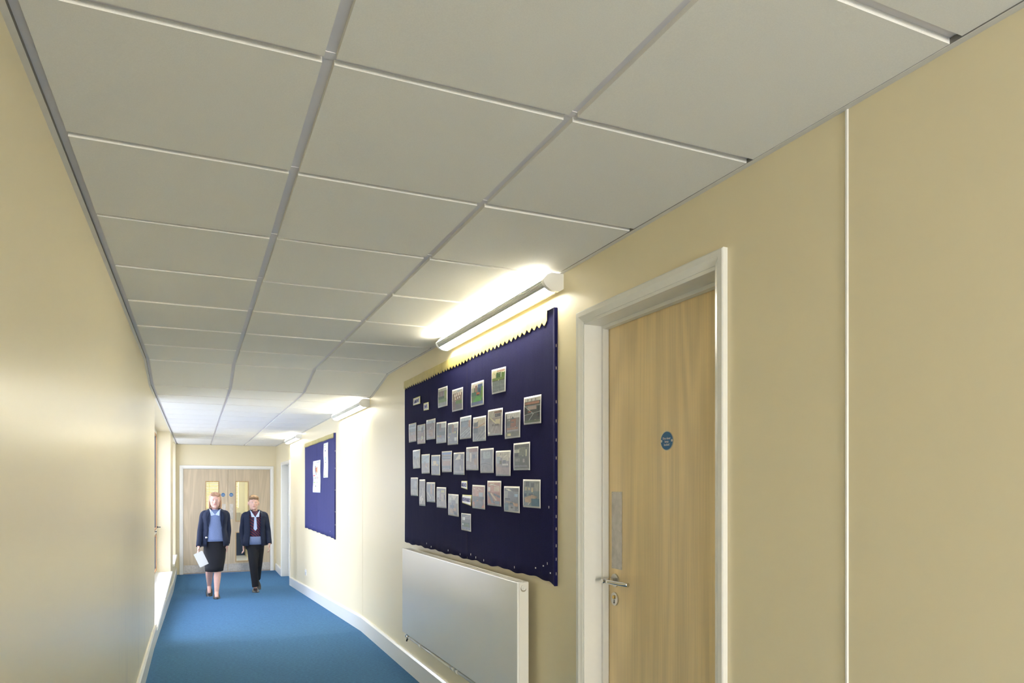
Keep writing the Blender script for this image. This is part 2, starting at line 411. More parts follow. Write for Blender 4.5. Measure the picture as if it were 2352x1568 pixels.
# ------------------------------------------------------------------ windows in the left wall
def window(n, w, mull, label):
    y0, y1, z0, z1 = w
    root = tag(empty('window_%d' % n, (XL-.19, (y0+y1)/2, z0)), label, 'window', kind='structure')
    xa, xb = XL-.235, XL-.185
    fr = MB(); t = .055
    fr.box(xa, xb, y0, y1, z0, z0+t, M_TRIM); fr.box(xa, xb, y0, y1, z1-t, z1, M_TRIM)
    fr.box(xa, xb, y0, y0+t, z0+t, z1-t, M_TRIM); fr.box(xa, xb, y1-t, y1, z0+t, z1-t, M_TRIM)
    fr.box(xa, xb, y0+t, y1-t, .70, .755, M_TRIM)
    for m in mull: fr.box(xa, xb, m-.03, m+.03, z0+t, .70, M_TRIM); fr.box(xa, xb, m-.03, m+.03, .755, z1-t, M_TRIM)
    fr.build('window_frame', parent=root)
    edges = [y0+t]+[q for m in mull for q in (m-.03, m+.03)]+[y1-t]
    for i in range(0, len(edges), 2):
        a, b = edges[i], edges[i+1]
        for (c, d) in ((z0+t, .70), (.755, z1-t)):
            cf = MB(); q = .03
            for bx in ((a, b, c, c+q), (a, b, d-q, d), (a, a+q, c+q, d-q), (b-q, b, c+q, d-q)): cf.box(xb-.010, xb+.001, *bx, M_ORANGE); cf.box(xa+.012, xb-.010, *bx, M_FRAMED)
            co = cf.build('casement', parent=root)
            g = MB(); g.box(xa+.022, xa+.028, a+q-.004, b-q+.004, c+q-.004, d-q+.004, M_GLASS); g.build('glass_pane', parent=co)
        hd = MB(); hy = b-.05
        hd.box(xb+.006, xb+.018, hy-.012, hy+.012, .775, .80, M_BLACK); hd.box(xb+.018, xb+.055, hy-.006, hy+.006, .78, .792, M_BLACK)
        hd.build('window_handle', parent=root)
    sl = MB()
    sl.prism([(xb-.0, z0-.012), (XL+.022, z0-.012), (XL+.030, z0-.005), (XL+.030, z0+.013), (XL+.024, z0+.02), (xb, z0+.02)], 'y', y0+.001, y1-.001, M_SILL)
    for ya, yc in ((y0-.075, y0+.001), (y1-.001, y1+.05)):
        sl.prism([(XL+.0005, z0-.012), (XL+.022, z0-.012), (XL+.030, z0-.005), (XL+.030, z0+.013), (XL+.024, z0+.02), (XL+.0005, z0+.02)], 'y', ya, yc, M_SILL)
    so = sl.build('window_sill', parent=root); recalc(so)
    return root
window(1, W1, [8.37, 9.5, 10.62], 'tall white framed window deep in the left wall with a low sill, nearer of two')
window(3, W3, [-2.1], 'unseen window added in the left wall behind the camera for light')  # out of view, added so daylight reaches the near end
window(2, W2, [13.72], 'narrower window in the left wall just before the double doors')

# ------------------------------------------------------------------ door sets
def lofted(mb, A, B, m):
    n = len(A); b = len(mb.v); mb.v += A+B
    for i in range(n): mb.face((b+i, b+(i+1) % n, b+n+(i+1) % n, b+n+i), m)
    mb.face(range(b+n-1, b-1, -1), m); mb.face(range(b+n, b+2*n), m)
def architrave(mb, side_x, s, y0, y1, zt, w, t, zb):
    # moulded frame on a wall plane x=side_x projecting by s*t, around opening y0..y1, head zt
    xa = side_x; xb = side_x+s*t
    def prof(o, i):  # outer, inner coordinate
        d = 1 if o > i else -1
        return [(xa, o), (xb+(-s)*.003, o), (xb, o-d*.004), (xb, i+d*.022), (xb-s*.004, i+d*.014), (xb-s*.007, i+d*.006), (xb-s*.009, i), (xa, i)]
    for o, i in ((y0-w, y0), (y1+w, y1)):
        pr = prof(o, i); lofted(mb, [(p[0], p[1], zb) for p in pr], [(p[0], p[1], zt+abs(p[1]-i)) for p in pr], M_WHITE)
    pr = prof(zt+w, zt); lofted(mb, [(p[0], y0-(p[1]-zt), p[1]) for p in pr], [(p[0], y1+(p[1]-zt), p[1]) for p in pr], M_WHITE)
# --- door 1: near wooden door on the right
d1 = tag(empty('door_1', (XR+.1, (D1[0]+D1[1])/2, 0)), 'pale wooden fire door with lever handle set in a white frame, right of the near noticeboard', 'door', kind='structure')
mb = MB(); architrave(mb, XR-.0005, -1, D1[0]+.002, D1[1]+.002, D1[2]-.004, .044, .0195, 0); recalc(mb.build('architrave', parent=d1))
mb = MB()
mb.box(XR-.008, X1, D1[0], D1[0]+.006, 0, D1[2], M_WHITE); mb.box(XR-.008, X1, D1[1]-.004, D1[1]-.0005, 0, D1[2], M_WHITE); mb.box(XR-.008, X1, D1[0]+.006, D1[1]-.004, D1[2]-.016, D1[2], M_WHITE)
# door stops
mb.box(1.545, 1.573, D1[1]-.018, D1[1]-.004, 0, D1[2]-.016, M_WHITE); mb.box(1.545, 1.573, D1[0]+.006, D1[0]+.02, 0, D1[2]-.016, M_WHITE); mb.box(1.545, 1.573, D1[0]+.02, D1[1]-.018, D1[2]-.03, D1[2]-.016, M_WHITE)
mb.build('door_frame', parent=d1, bevel=.0012)
LX = 1.575
mb = MB(); mb.box(LX, LX+.044, D1[0]+.009, D1[1]-.007, .006, D1[2]-.019, M_WOOD); leaf1 = mb.build('door_leaf', parent=d1)
mb = MB(); mb.box(LX-.0015, LX, 2.408, 2.484, 1.055, 1.372, M_STEELD)
pp = mb.build('push_plate', parent=leaf1); tag(pp, 'scratched steel push plate')
for yy in (2.418, 2.474):
    for zz in (1.062, 1.213, 1.365):
        s_ = MB(); s_.disc((LX-.0015, yy, zz), .003, .003, .0012, M_STEEL, 10); s_.build('screw', parent=pp)
def handle(parent, hx, hy, hz, dy, m=M_CHROME):
    mb = MB(); mb.disc((hx, hy, hz), .027, .027, .006, M_STEEL, 36)
    ro = mb.build('door_handle', parent=parent)
    mb = MB(); mb.tube([(hx-.006, hy, hz), (hx-.066, hy, hz)], .0095, m, 20)
    pts = [(hx-.055, hy, hz), (hx-.056, hy+dy*.04, hz), (hx-.052, hy+dy*.08, hz), (hx-.044, hy+dy*.115, hz), (hx-.034, hy+dy*.143, hz)]
    mb.tube(pts, .0088, m, 18)
    mb.build('lever', parent=ro)
    return ro
tag(handle(leaf1, LX, 2.457, 1.008, -1), 'polished steel lever handle on a round rose')
mb = MB(); mb.disc((LX, 2.459, .931), .025, .027, .006, M_STEEL, 36); es = mb.build('lock_escutcheon', parent=leaf1)
mb = MB(); mb.disc((LX-.006, 2.459, .939), .0075, .0075, .005, M_BRASS, 18); mb.build('lock_cylinder', parent=es)
mb = MB(); mb.box(LX-.0068, LX-.006, 2.4575, 2.4605, .914, .929, M_BLACK); mb.disc((LX-.006, 2.459, .916), .0035, .0035, .0008, M_BLACK, 12); mb.build('keyhole', parent=es)
def textmesh(name, body, size, m, parent, M, extrude=.0003, align='CENTER', sx=1.0):
    cu = bpy.data.curves.new(name, 'FONT'); cu.body = body; cu.size = size; cu.align_x = align; cu.extrude = extrude; cu.resolution_u = 3
    cu.offset = size*.012
    t = bpy.data.objects.new(name+'_tmp', cu); COL.objects.link(t)
    bpy.context.view_layer.update()
    dg = bpy.context.evaluated_depsgraph_get()
    me = bpy.data.meshes.new_from_object(t.evaluated_get(dg)); me.name = name
    bpy.data.objects.remove(t); bpy.data.curves.remove(cu)
    me.transform(Matrix.Diagonal((sx, 1, 1, 1))); me.transform(M)
    me.materials.clear(); me.materials.append(m)
    o = bpy.data.objects.new(name, me); COL.objects.link(o)
    if parent:
        P = parent; off = Vector((0,0,0))
        while P: off += P.location; P = P.parent
        for v in me.vertices: v.co -= off
        o.parent = parent
    return o
def M_wall_right(x, y, z):   # text plane on the right wall: reads towards -y, faces -x
    return Matrix(((0,0,-1,x),(-1,0,0,y),(0,1,0,z),(0,0,0,1)))
def M_wall_far(x, y, z):     # faces -y, reads towards +x
    return Matrix(((1,0,0,x),(0,0,-1,y),(0,1,0,z),(0,0,0,1)))
mb = MB(); mb.disc((LX, 2.111, 1.561), .0375, .0357, .0012, M_STEEL, 40); sg = mb.build('fire_sign', parent=leaf1)
mb = MB(); mb.disc((LX-.0012, 2.111, 1.561), .0350, .0332, .0006, M_SIGNB, 40)
sgb = mb.build('sign_face', parent=sg)
mb = MB()
for yy in (2.142, 2.080): mb.disc((LX-.0018, yy, 1.561), .0048, .0048, .0006, M_SIGNW, 16); mb.disc((LX-.0024, yy, 1.561), .002, .002, .0003, M_STEEL, 10)
mb.build('sign_screw', parent=sg)
for i, tx in enumerate(('Fire door', 'keep', 'locked')):
    textmesh('lettering', tx, .0125, M_SIGNW, sg, M_wall_right(LX-.0020, 2.111, 1.566-i*.0115), sx=.98)
# hidden room side: keep dark/light from leaking
# --- door 2: double doors at the far end
d2 = tag(empty('door_2', ((FX0+FX1)/2, YF, ZF)), 'pale wooden double doors with narrow glass panels closing the corridor end', 'door', kind='structure')
DY1_ = YF+.048
mb = MB()
def archY(mb, x0, x1, zt, w, t, zb, yw):
    def prof(o, i):
        d = 1 if o > i else -1
        return [(o, yw), (o, yw-t+.003), (o-d*.004, yw-t), (i+d*.022, yw-t), (i+d*.014, yw-t+.004), (i+d*.006, yw-t+.007), (i, yw-t+.009), (i, yw)]
    for o, i in ((x0-w, x0), (x1+w, x1)):
        pr = prof(o, i); lofted(mb, [(p[0], p[1], zb) for p in pr], [(p[0], p[1], zt+abs(p[0]-i)) for p in pr], M_WHITE)
    pr = prof(zt+w, zt); lofted(mb, [(x0-(p[0]-zt), p[1], p[0]) for p in pr], [(x1+(p[0]-zt), p[1], p[0]) for p in pr], M_WHITE)
archY(mb, FX0+.004, FX1-.004, FZ1-.006, .062, .02, ZF, YF-.0005); recalc(mb.build('architrave', parent=d2))
mb = MB()
mb.box(FX0, FX0+.008, YF-.008, YF+.12, ZF, FZ1, M_WHITE); mb.box(FX1-.008, FX1, YF-.008, YF+.12, ZF, FZ1, M_WHITE); mb.box(FX0+.008, FX1-.008, YF-.008, YF+.12, FZ1-.008, FZ1, M_WHITE)
mb.box(FX0+.008, FX0+.024, DY1_+.001, DY1_+.014, ZF, FZ1-.008, M_WHITE); mb.box(FX1-.024, FX1-.008, DY1_+.001, DY1_+.014, ZF, FZ1-.008, M_WHITE); mb.box(FX0+.024, FX1-.024, DY1_+.001, DY1_+.014, FZ1-.026, FZ1-.008, M_WHITE)  # stops behind the leaves, added to block lobby light at the edges
mb.build('door_frame', parent=d2)
mb = MB(); mb.box(FX0+.008, FX1-.008, DY1_-.03, DY1_+.02, ZF, ZF+.011, M_DARK); mb.build('floor_gap_blocker', parent=d2)  # dark strip added to block lobby light under the leaves
mb = MB(); mb.box(.560, .588, DY1_+.001, DY1_+.008, ZF+.012, FZ1-.027, M_DARK); mb.build('leaf_gap_blocker', parent=d2)  # dark strip added behind the seam so no lobby light shows
ctr = .5735
DY0, DY1 = YF+.004, YF+.048
def leaf(x0, x1, flip):
    zb, zt = ZF+.012, FZ1-.011
    if not flip: g = (.711, .951)
    else: g = (.172, .412)
    holes = [(g[0], g[1], .495, -.085), (g[0], g[1], 1.490, .704)]
    mb = MB()
    def bx(a, b, c, d): mb.box(a, b, DY0, DY1, c, d, M_WOODF)
    bx(x0, g[0], zb, zt); bx(g[1], x1, zb, zt)
    bx(g[0], g[1], zb, -.085); bx(g[0], g[1], .495, .704); bx(g[0], g[1], 1.490, zt)
    lf = mb.build('door_leaf', parent=d2)
    for (c, d) in ((-.085, .495), (.704, 1.490)):
        b = MB(); t = .014
        for q in ((g[0]-.004, g[1]+.004, c-.004, c+t), (g[0]-.004, g[1]+.004, d-t, d+.004), (g[0]-.004, g[0]+t, c+t, d-t), (g[1]-t, g[1]+.004, c+t, d-t)):
            b.box(q[0], q[1], DY0-.006, DY1, q[2], q[3], M_BEAD)
        bo = b.build('glazing_bead', parent=lf)
        gl = MB(); gl.box(g[0]+t-.002, g[1]-t+.002, DY0+.019, DY0+.025, c+t-.002, d-t+.002, M_GLASSD); gl.build('glass_pane', parent=bo)
    kp = MB(); kp.box(x0+.006, x1-.006, DY0-.0015, DY0, ZF+.02, -.118, M_STEELD); kp.build('kick_plate', parent=lf)
    px = (.604, .670) if not flip else (.468, .534)
    p = MB(); p.box(px[0], px[1], DY0-.0015, DY0, .748, 1.048, M_STEELD); p.build('push_plate', parent=lf)
    cx = .634 if not flip else .486
    sg = MB(); sg.prism([(cx+.036*math.cos(i*math.pi/16), 1.225+.036*math.sin(i*math.pi/16)) for i in range(32)], 'y', DY0-.0012, DY0, M_SIGNB)
    so = sg.build('fire_sign', parent=lf)
    for i, tx in enumerate(('Fire door', 'keep shut')):
        textmesh('lettering', tx, .0125, M_SIGNW, so, M_wall_far(cx, DY0-.0016, 1.224-i*.012))
    # hinges and closing edge strip
    return lf
leaf(FX0+.011, ctr-.0015, True); leaf(ctr+.0015, FX1-.011, False)
# --- door 3: side door recessed near the far end of the right wall
d3 = tag(empty('door_3', (XR+.1, (D3[0]+D3[1])/2, ZF)), 'white framed side doorway in the right wall beside the double doors', 'door', kind='structure')
mb = MB(); architrave(mb, XR-.0005, -1, D3[0]+.01, D3[1]-.01, D3[2]-.01, .05, .02, ZF); recalc(mb.build('architrave', parent=d3))
mb = MB(); mb.box(XR-.008, X1, D3[0], D3[0]+.012, ZF, D3[2], M_WHITE); mb.box(XR-.008, X1, D3[1]-.012, D3[1], ZF, D3[2], M_WHITE); mb.box(XR-.008, X1, D3[0]+.012, D3[1]-.012, D3[2]-.012, D3[2], M_WHITE)
mb.build('door_frame', parent=d3)
mb = MB(); mb.box(X1-.05, X1-.006, D3[0]+.014, D3[1]-.014, ZF+.006, D3[2]-.014, M_WHITE); mb.build('door_leaf', parent=d3)
# backing behind the doorways so nothing opens onto the void
mb = MB(); mb.box(X1+.005, X1+.05, D1[0]-.1, D1[1]+.1, -.1, ZT, M_WALL_R); mb.box(X1+.005, X1+.05, D3[0]-.1, D3[1]+.1, -.5, ZT, M_WALL_R)
struct(mb, 'wall_behind_doors', 'wall closing the rooms behind the two right-hand doors', 'wall')

# ------------------------------------------------------------------ lobby beyond the double doors
LY = 18.5
M_LOBF = mat('pale_lobby_vinyl', (.55,.56,.60), .4, build=speckle(.08, 120, 0))
M_LOBW = mat('cream_lobby_paint', (.86,.82,.66), .6)
M_GREYP = mat('grey_panel', (.50,.48,.42), .6)
M_BLIND = mat('yellow_blind_slat', (.62,.52,.14), .5)
M_BLIND.node_tree.nodes['Principled BSDF'].inputs['Transmission Weight'].default_value = 0
mb = MB(); mb.box(-2.0, 2.2, YF+.12, LY+.1, ZF-.1, ZF, M_LOBF)
struct(mb, 'floor_lobby', 'pale lobby floor seen through the door glass', 'floor')
mb = MB(); mb.box(-2.0, 2.2, YF+.12, LY+.1, 2.5, 2.6, M_TILE)
struct(mb, 'ceiling_lobby', 'lobby ceiling beyond the double doors', 'ceiling')
mb = MB()
wx0, wx1, wz0, wz1 = -.2, .96, .86, 2.0
mb.box(-2.0, wx0, LY, LY+.1, ZF, 2.5, M_LOBW); mb.box(wx1, 2.2, LY, LY+.1, ZF, 2.5, M_LOBW); mb.box(wx0, wx1, LY, LY+.1, ZF, wz0, M_LOBW); mb.box(wx0, wx1, LY, LY+.1, wz1, 2.5, M_LOBW)
mb.box(1.10, 1.2, LY-1.0, LY, ZF, 2.5, M_WALL_R)
mb.box(2.2, 2.3, YF+.12, LY+.1, ZF, 2.5, M_LOBW)
mb.box(-2.1, -2.0, YF+.12, LY+.1, ZF, 2.5, M_LOBW)
mb.box(-2.0, X0, YF+.005, YF+.12, ZF, 2.5, M_LOBW); mb.box(X1, 2.2, YF+.005, YF+.12, ZF, 2.5, M_LOBW)
mb.box(-3.5, 3.5, LY+1.6, LY+1.7, -.6, 3.2, mat('cream_sky_screen', (.75,.70,.42), .8))  # screen added outside so white sky doesn't blow out the blind gaps
struct(mb, 'wall_lobby', 'cream lobby walls with windows beyond the double doors, and an added screen outside', 'wall')
cl = tag(empty('lobby_fill_light', (.3, 16.4, 2.5)), 'unseen ceiling panel added to brighten the lobby beyond the double doors', 'lamp')  # glowing panel out of view, added to brighten the lobby
mb = MB(); mb.box(-.3, .9, 16.1, 16.7, 2.47, 2.4995, M_LAMP); mb.build('frame', parent=cl)
mb = MB(); mb.box(-.27, .87, 16.13, 16.67, 2.464, 2.4699, mat('lobby_fill_emitter', (.9,.9,.86), .4, emit=(1.,.97,.86), estr=8.)); mb.build('diffuser', parent=cl)
bl = tag(empty('window_blind', ((wx0+wx1)/2, LY-.03, wz1)), 'yellow slatted blind lowered over the lobby window, seen through the door glass', 'blind')
mb = MB(); mb.box(wx0, wx1, LY-.045, LY-.015, wz1-.02, wz1+.02, M_BLIND); mb.build('head_rail', parent=bl)
mb = MB(); z = wz0+.02
while z < wz1-.03:
    mb.hexa([(wx0+.01,LY-.040,z-.013),(wx1-.01,LY-.040,z-.013),(wx1-.01,LY-.018,z+.010),(wx0+.01,LY-.018,z+.010),(wx0+.01,LY-.040,z-.011),(wx1-.01,LY-.040,z-.011),(wx1-.01,LY-.018,z+.012),(wx0+.01,LY-.018,z+.012)], M_BLIND); z += .036
mb.build('blind_slats', parent=bl)
mb = MB()
for xx in (.1, .30, .55, .80): mb.box(xx-.004, xx+.004, LY-.046, LY-.044, wz0+.01, wz1-.02, M_BLIND)
mb.build('ladder_tapes', parent=bl)
rl = tag(empty('radiator', (.6, LY-.06, ZF+.5)), 'grey low radiator under the lobby blind, seen through the right door glass', 'radiator')
mb = MB(); mb.box(-.1, 1.0, LY-.09, LY-.01, .28, .745, M_GREYP); mb.build('radiator_panel', parent=rl)
for zz in (.72, .63):
    mb = MB(); mb.sphere((1.03, LY-.06, zz), .018, M_WHITE); mb.build('valve_knob', parent=rl)
mb = MB(); mb.box(-.3, 1.08, LY-.25, LY-.10, ZF, .255, mat('dark_blue_laminate', (.012,.035,.10), .5)); bx = mb.build('storage_box', bevel=.004)
tag(bx, 'dark blue low box on the lobby floor, seen through the lower door glass', 'box')

# ------------------------------------------------------------------ wall lamps
def lamp(y0, y1, zt, label):
    root = tag(empty('wall_lamp', (XR, (y0+y1)/2, zt-.04)), label, 'lamp', 'linear wall lamps along the right wall')
    P = lambda dx, dz: (XR-dx, zt-.001+dz)
    arc_l = [P(.032, -.079), P(.045, -.078), P(.056, -.0765), P(.067, -.073), P(.077, -.067), P(.083, -.0635)]
    arc_g = [P(.083, -.0635), P(.090, -.056), P(.096, -.046), P(.099, -.037), P(.099, -.033)]
    # end caps
    cap = [P(0, 0), P(.060, 0), P(.078, -.008), P(.0995, -.033)]+[P(.0995, -.037), P(.0965, -.047), P(.0905, -.0565), P(.0835, -.0645), P(.0775, -.068), P(.0672, -.074), P(.056, -.0775), P(.045, -.079), P(.022, -.079), P(.006, -.070), P(0, -.066)]
    for a, b in ((y0, y0+.022), (y1-.022, y1)):
        mb = MB(); mb.prism(cap, 'y', a, b, M_LAMP); o = mb.build('end_cap', parent=root); recalc(o)
    ya, yb_ = y0+.022, y1-.022
    mb = MB()
    mb.box(XR-.006, XR, ya, yb_, zt-.068, zt-.002, M_LAMP)
    mb.prism([P(.006, -.070), P(.022, -.079), P(.032, -.079), P(.032, -.073), P(.006, -.064)], 'y', ya, yb_, M_LAMP)
    recalc(mb.build('housing', parent=root))
    mb = MB()
    th = .004
    pr = arc_l+[(x+.004, z+.003) for x, z in reversed(arc_l)]
    mb.prism(pr, 'y', ya, yb_, M_LENS); recalc(mb.build('diffuser', parent=root))
    # ribbed front panel
    pts = []; n = 30
    import itertools
    def along(t):
        k = t*(len(arc_g)-1); i = min(int(k), len(arc_g)-2); f = k-i
        return (arc_g[i][0]*(1-f)+arc_g[i+1][0]*f, arc_g[i][1]*(1-f)+arc_g[i+1][1]*f)
    for i in range(n+1):
        x, z = along(i/n); off = .0 if i % 4 < 2 else .0028
        pts.append((x+off, z+off*.4))
    pr = pts+[(x+.006, z+.003) for x, z in reversed([along(i/6) for i in range(7)])]
    mb = MB(); mb.prism(pr, 'y', ya, yb_, M_LAMPG); recalc(mb.build('ribbed_panel', parent=root))
    mb = MB(); mb.box(XR-.088, XR-.008, ya, yb_, zt-.052, zt-.048, M_UP); mb.build('tube_tray', parent=root)
    return root
lamp(2.71, 4.205, 2.325, 'nearest white linear wall lamp glowing above the navy noticeboard of photos')
lamp(6.47, 7.93, 2.204, 'middle white linear wall lamp glowing between the two noticeboards')
lamp(11.02, 12.46, 2.190, 'farthest small white wall lamp glowing near the side doorway')
lamp(-3.6, -2.1, 2.325, 'unseen linear wall lamp added on the right wall behind the camera for light')  # out of view, added to help light the near end

# ------------------------------------------------------------------ noticeboards
def zig(y0, y1, zt0, zt1, depth, n, sharp):
    pass
def board(y0, y1, z0, z1, crease, mcloth, label, border, nteeth, gold_h, staples, name='noticeboard'):
    # y0 near edge, y1 far edge
    root = tag(empty(name, (XR, (y0+y1)/2, z0)), label, 'noticeboard', 'cloth covered noticeboards on the right wall')
    t = .0165
    mb = MB(); mb.box(XR-.012, XR-.0003, y0+.006, y1-.006, z0+.012, z1-.012, M_SKIRTDARK); mb.build('board_core', parent=root)
    # cloth: wrapped sheet with wavy lower edge, two lengths meeting at a crease
    cg = .0028 if y0 < 5 else .008
    for (a, b, xo) in ((y0, crease-cg, t), (crease+cg, y1, t-.0012)):
        mb = MB(); nx, nz = 60, 24; base = len(mb.v)
        for i in range(nx+1):
            y = a+(b-a)*i/nx
            wav = .004*math.sin(y*17+1)+.003*math.sin(y*41)
            lo = z0+wav*.9
            if y < y0+.05 and a == y0: lo -= (y0+.05-y)*.32
            for k in range(nz+1):
                z = lo+(z1-lo)*k/nz
                bul = .0003*math.sin(y*31+z*5)+.0008*math.sin(y*7-z*6+2)
                if abs(y-crease) < .03: bul += .0022*(1-abs(y-crease)/.03)
                mb.v.append((XR-xo-bul, y, z))
        def idx(i, k): return base+i*(nz+1)+k
        for i in range(nx):
            for k in range(nz): mb.face((idx(i,k), idx(i,k+1), idx(i+1,k+1), idx(i+1,k)), mcloth, True)
        # returns to the wall
        def ret(ids):
            bb = len(mb.v)
            for q in ids: mb.v.append((XR-.0008, mb.v[q][1], mb.v[q][2]))
            for j in range(len(ids)-1): mb.face((ids[j], ids[j+1], bb+j+1, bb+j), mcloth)
        ret([idx(i, 0) for i in range(nx+1)]); ret([idx(i, nz) for i in range(nx+1)])
        if a == y0: ret([idx(0, k) for k in range(nz+1)])
        if b == y1: ret([idx(nx, k) for k in range(nz+1)])
        mb.build('cloth_sheet', parent=root)
    # scalloped border along the top
    for (ga, gb, gm) in border:
        mb = MB(); n = max(2, round((gb-ga)/((y1-y0)/nteeth))); per = (gb-ga)/n
        top = []; bot = []
        for i in range(n*6+1):
            y = ga+(gb-ga)*i/(n*6); ph = (i % 6)/6
            tooth = abs(ph-.5)*2              # 1 at the notch, 0 at the tip
            tooth = tooth**1.3
            bot.append((y, z1-gold_h+tooth*.020+.002*math.sin(y*9)))
            top.append((y, z1+.0015+.0012*math.sin(y*11)))
        for i in range(n*6):
            c = .0009*math.sin(top[i][0]*23); d = .0009*math.sin(top[i+1][0]*23)
            f = lambda p, q, e: (XR-t-.0035-e-q, p[0], p[1])
            mb.poly([f(bot[i], .0015, c), f(top[i], 0, c), f(top[i+1], 0, d), f(bot[i+1], .0015, d)], gm)
            mb.poly([(XR-t-.0025-c, *bot[i]), (XR-t-.0025-d, *bot[i+1]), (XR-t-.0025-d, *top[i+1]), (XR-t-.0025-c, *top[i])], gm)
            mb.poly([f(top[i], 0, c), (XR-.002, *top[i]), (XR-.002, *top[i+1]), f(top[i+1], 0, d)], gm)
        mb.build('scalloped_border', parent=root)
    for (sy, sz, kind) in staples:
        mb = MB()
        if kind == 's': mb.box(XR-.009, XR-.0075, y0-.0013, y0+.0002, sz-.007, sz+.007, M_STAPLE); mb.box(XR-.010, XR-.0065, y0-.0013, y0-.0003, sz-.006, sz+.006, M_STAPLE)
        elif kind == 'f': mb.box(XR-t-.0032, XR-t-.0018, sy-.0012, sy+.0012, sz-.0055, sz+.0055, M_STAPLE)
        else: mb.box(XR-t-.0034, XR-t-.0018, sy-.004, sy+.004, sz-.003, sz+.003, M_STAPLE)
        mb.build('staple', parent=root)
    return root
st = [(0, z, 's') for z in (2.02, 1.92, 1.77, 1.685, 1.60, 1.52, 1.41, 1.345, 1.26, 1.205, 1.13, 1.07, 1.005)]
st += [(2.815, 1.30, 'f'), (2.83, 1.045, 'f'), (2.80, 1.005, 'd'), (2.87, 1.03, 'd'), (2.95, 1.012, 'd'), (3.19, .99, 'f'), (3.60, .985, 'f'), (3.72, .99, 'f'), (3.80, 1.0, 'f'), (3.98, .985, 'f'), (4.2, .99, 'f'), (4.55, .985, 'f'), (4.65, 1.0, 'f')]
board(2.765, 5.216, .968, 2.190, 3.862, M_NAVY, 'large navy cloth noticeboard with gold scalloped edge and rows of photographs', [(2.83, 4.36, M_GOLD2), (4.34, 5.222, M_GOLD)], 46, .066, st)
board(8.19, 10.59, .792, 2.008, 9.476, M_BLUECL, 'blue cloth noticeboard farther down the right wall with two white posters', [(8.23, 9.86, M_GOLD2), (9.84, 10.60, M_GOLD)], 46, .058,
      [(0, z, 's') for z in (1.8, 1.6, 1.35, 1.1, .95)]+[(9.95, .86, 'd'), (9.7, .85, 'd'), (8.45, .86, 'd')])

# ------------------------------------------------------------------ photographs on the near noticeboard
SX = XR-.0185
def sheet(name, q, z_off, m, warp, seed, parent=None, thick=.0006, inset=0., label=None):
    """q = (y,z) corners TL,TR,BR,BL on the wall; returns MB-built sheet"""
    mb = MB(); n = 8; rnd = random.Random(seed); a1, a2 = rnd.uniform(0, 6), rnd.uniform(0, 6)
    base = len(mb.v)
    def P(u, v):
        tl, tr, br, bl_ = [Vector(p) for p in q]
        t = tl.lerp(tr, u); b = bl_.lerp(br, u); return b.lerp(t, v)
    for i in range(n+1):
        for k in range(n+1):
            u = inset+(1-2*inset)*i/n; v = inset+(1-2*inset)*k/n
            p = P(u, v); mb.v.append((SX-z_off-warp*bulge(u, v, a1, a2), p[0], p[1]))
    for i in range(n):
        for k in range(n):
            mb.face((base+i*(n+1)+k, base+i*(n+1)+k+1, base+(i+1)*(n+1)+k+1, base+(i+1)*(n+1)+k), m, True)
    # edge skirt so the sheet has thickness
    rim = [i*(n+1) for i in range(n+1)]+[n*(n+1)+k for k in range(1, n+1)]+[i*(n+1)+n for i in range(n-1, -1, -1)]+[k for k in range(n-1, 0, -1)]
    bb = len(mb.v)
    for r in rim: v = mb.v[base+r]; mb.v.append((v[0]+thick, v[1], v[2]))
    for j in range(len(rim)): mb.face((base+rim[j], base+rim[(j+1) % len(rim)], bb+(j+1) % len(rim), bb+j), m)
    mb.face([bb+j for j in range(len(rim))], m)
    return mb, P, (a1, a2)
def bulge(u, v, a1, a2): return (math.sin(math.pi*v)*.5+.3*math.sin(a1+3*u)*math.cos(a2+2*v)+.35)
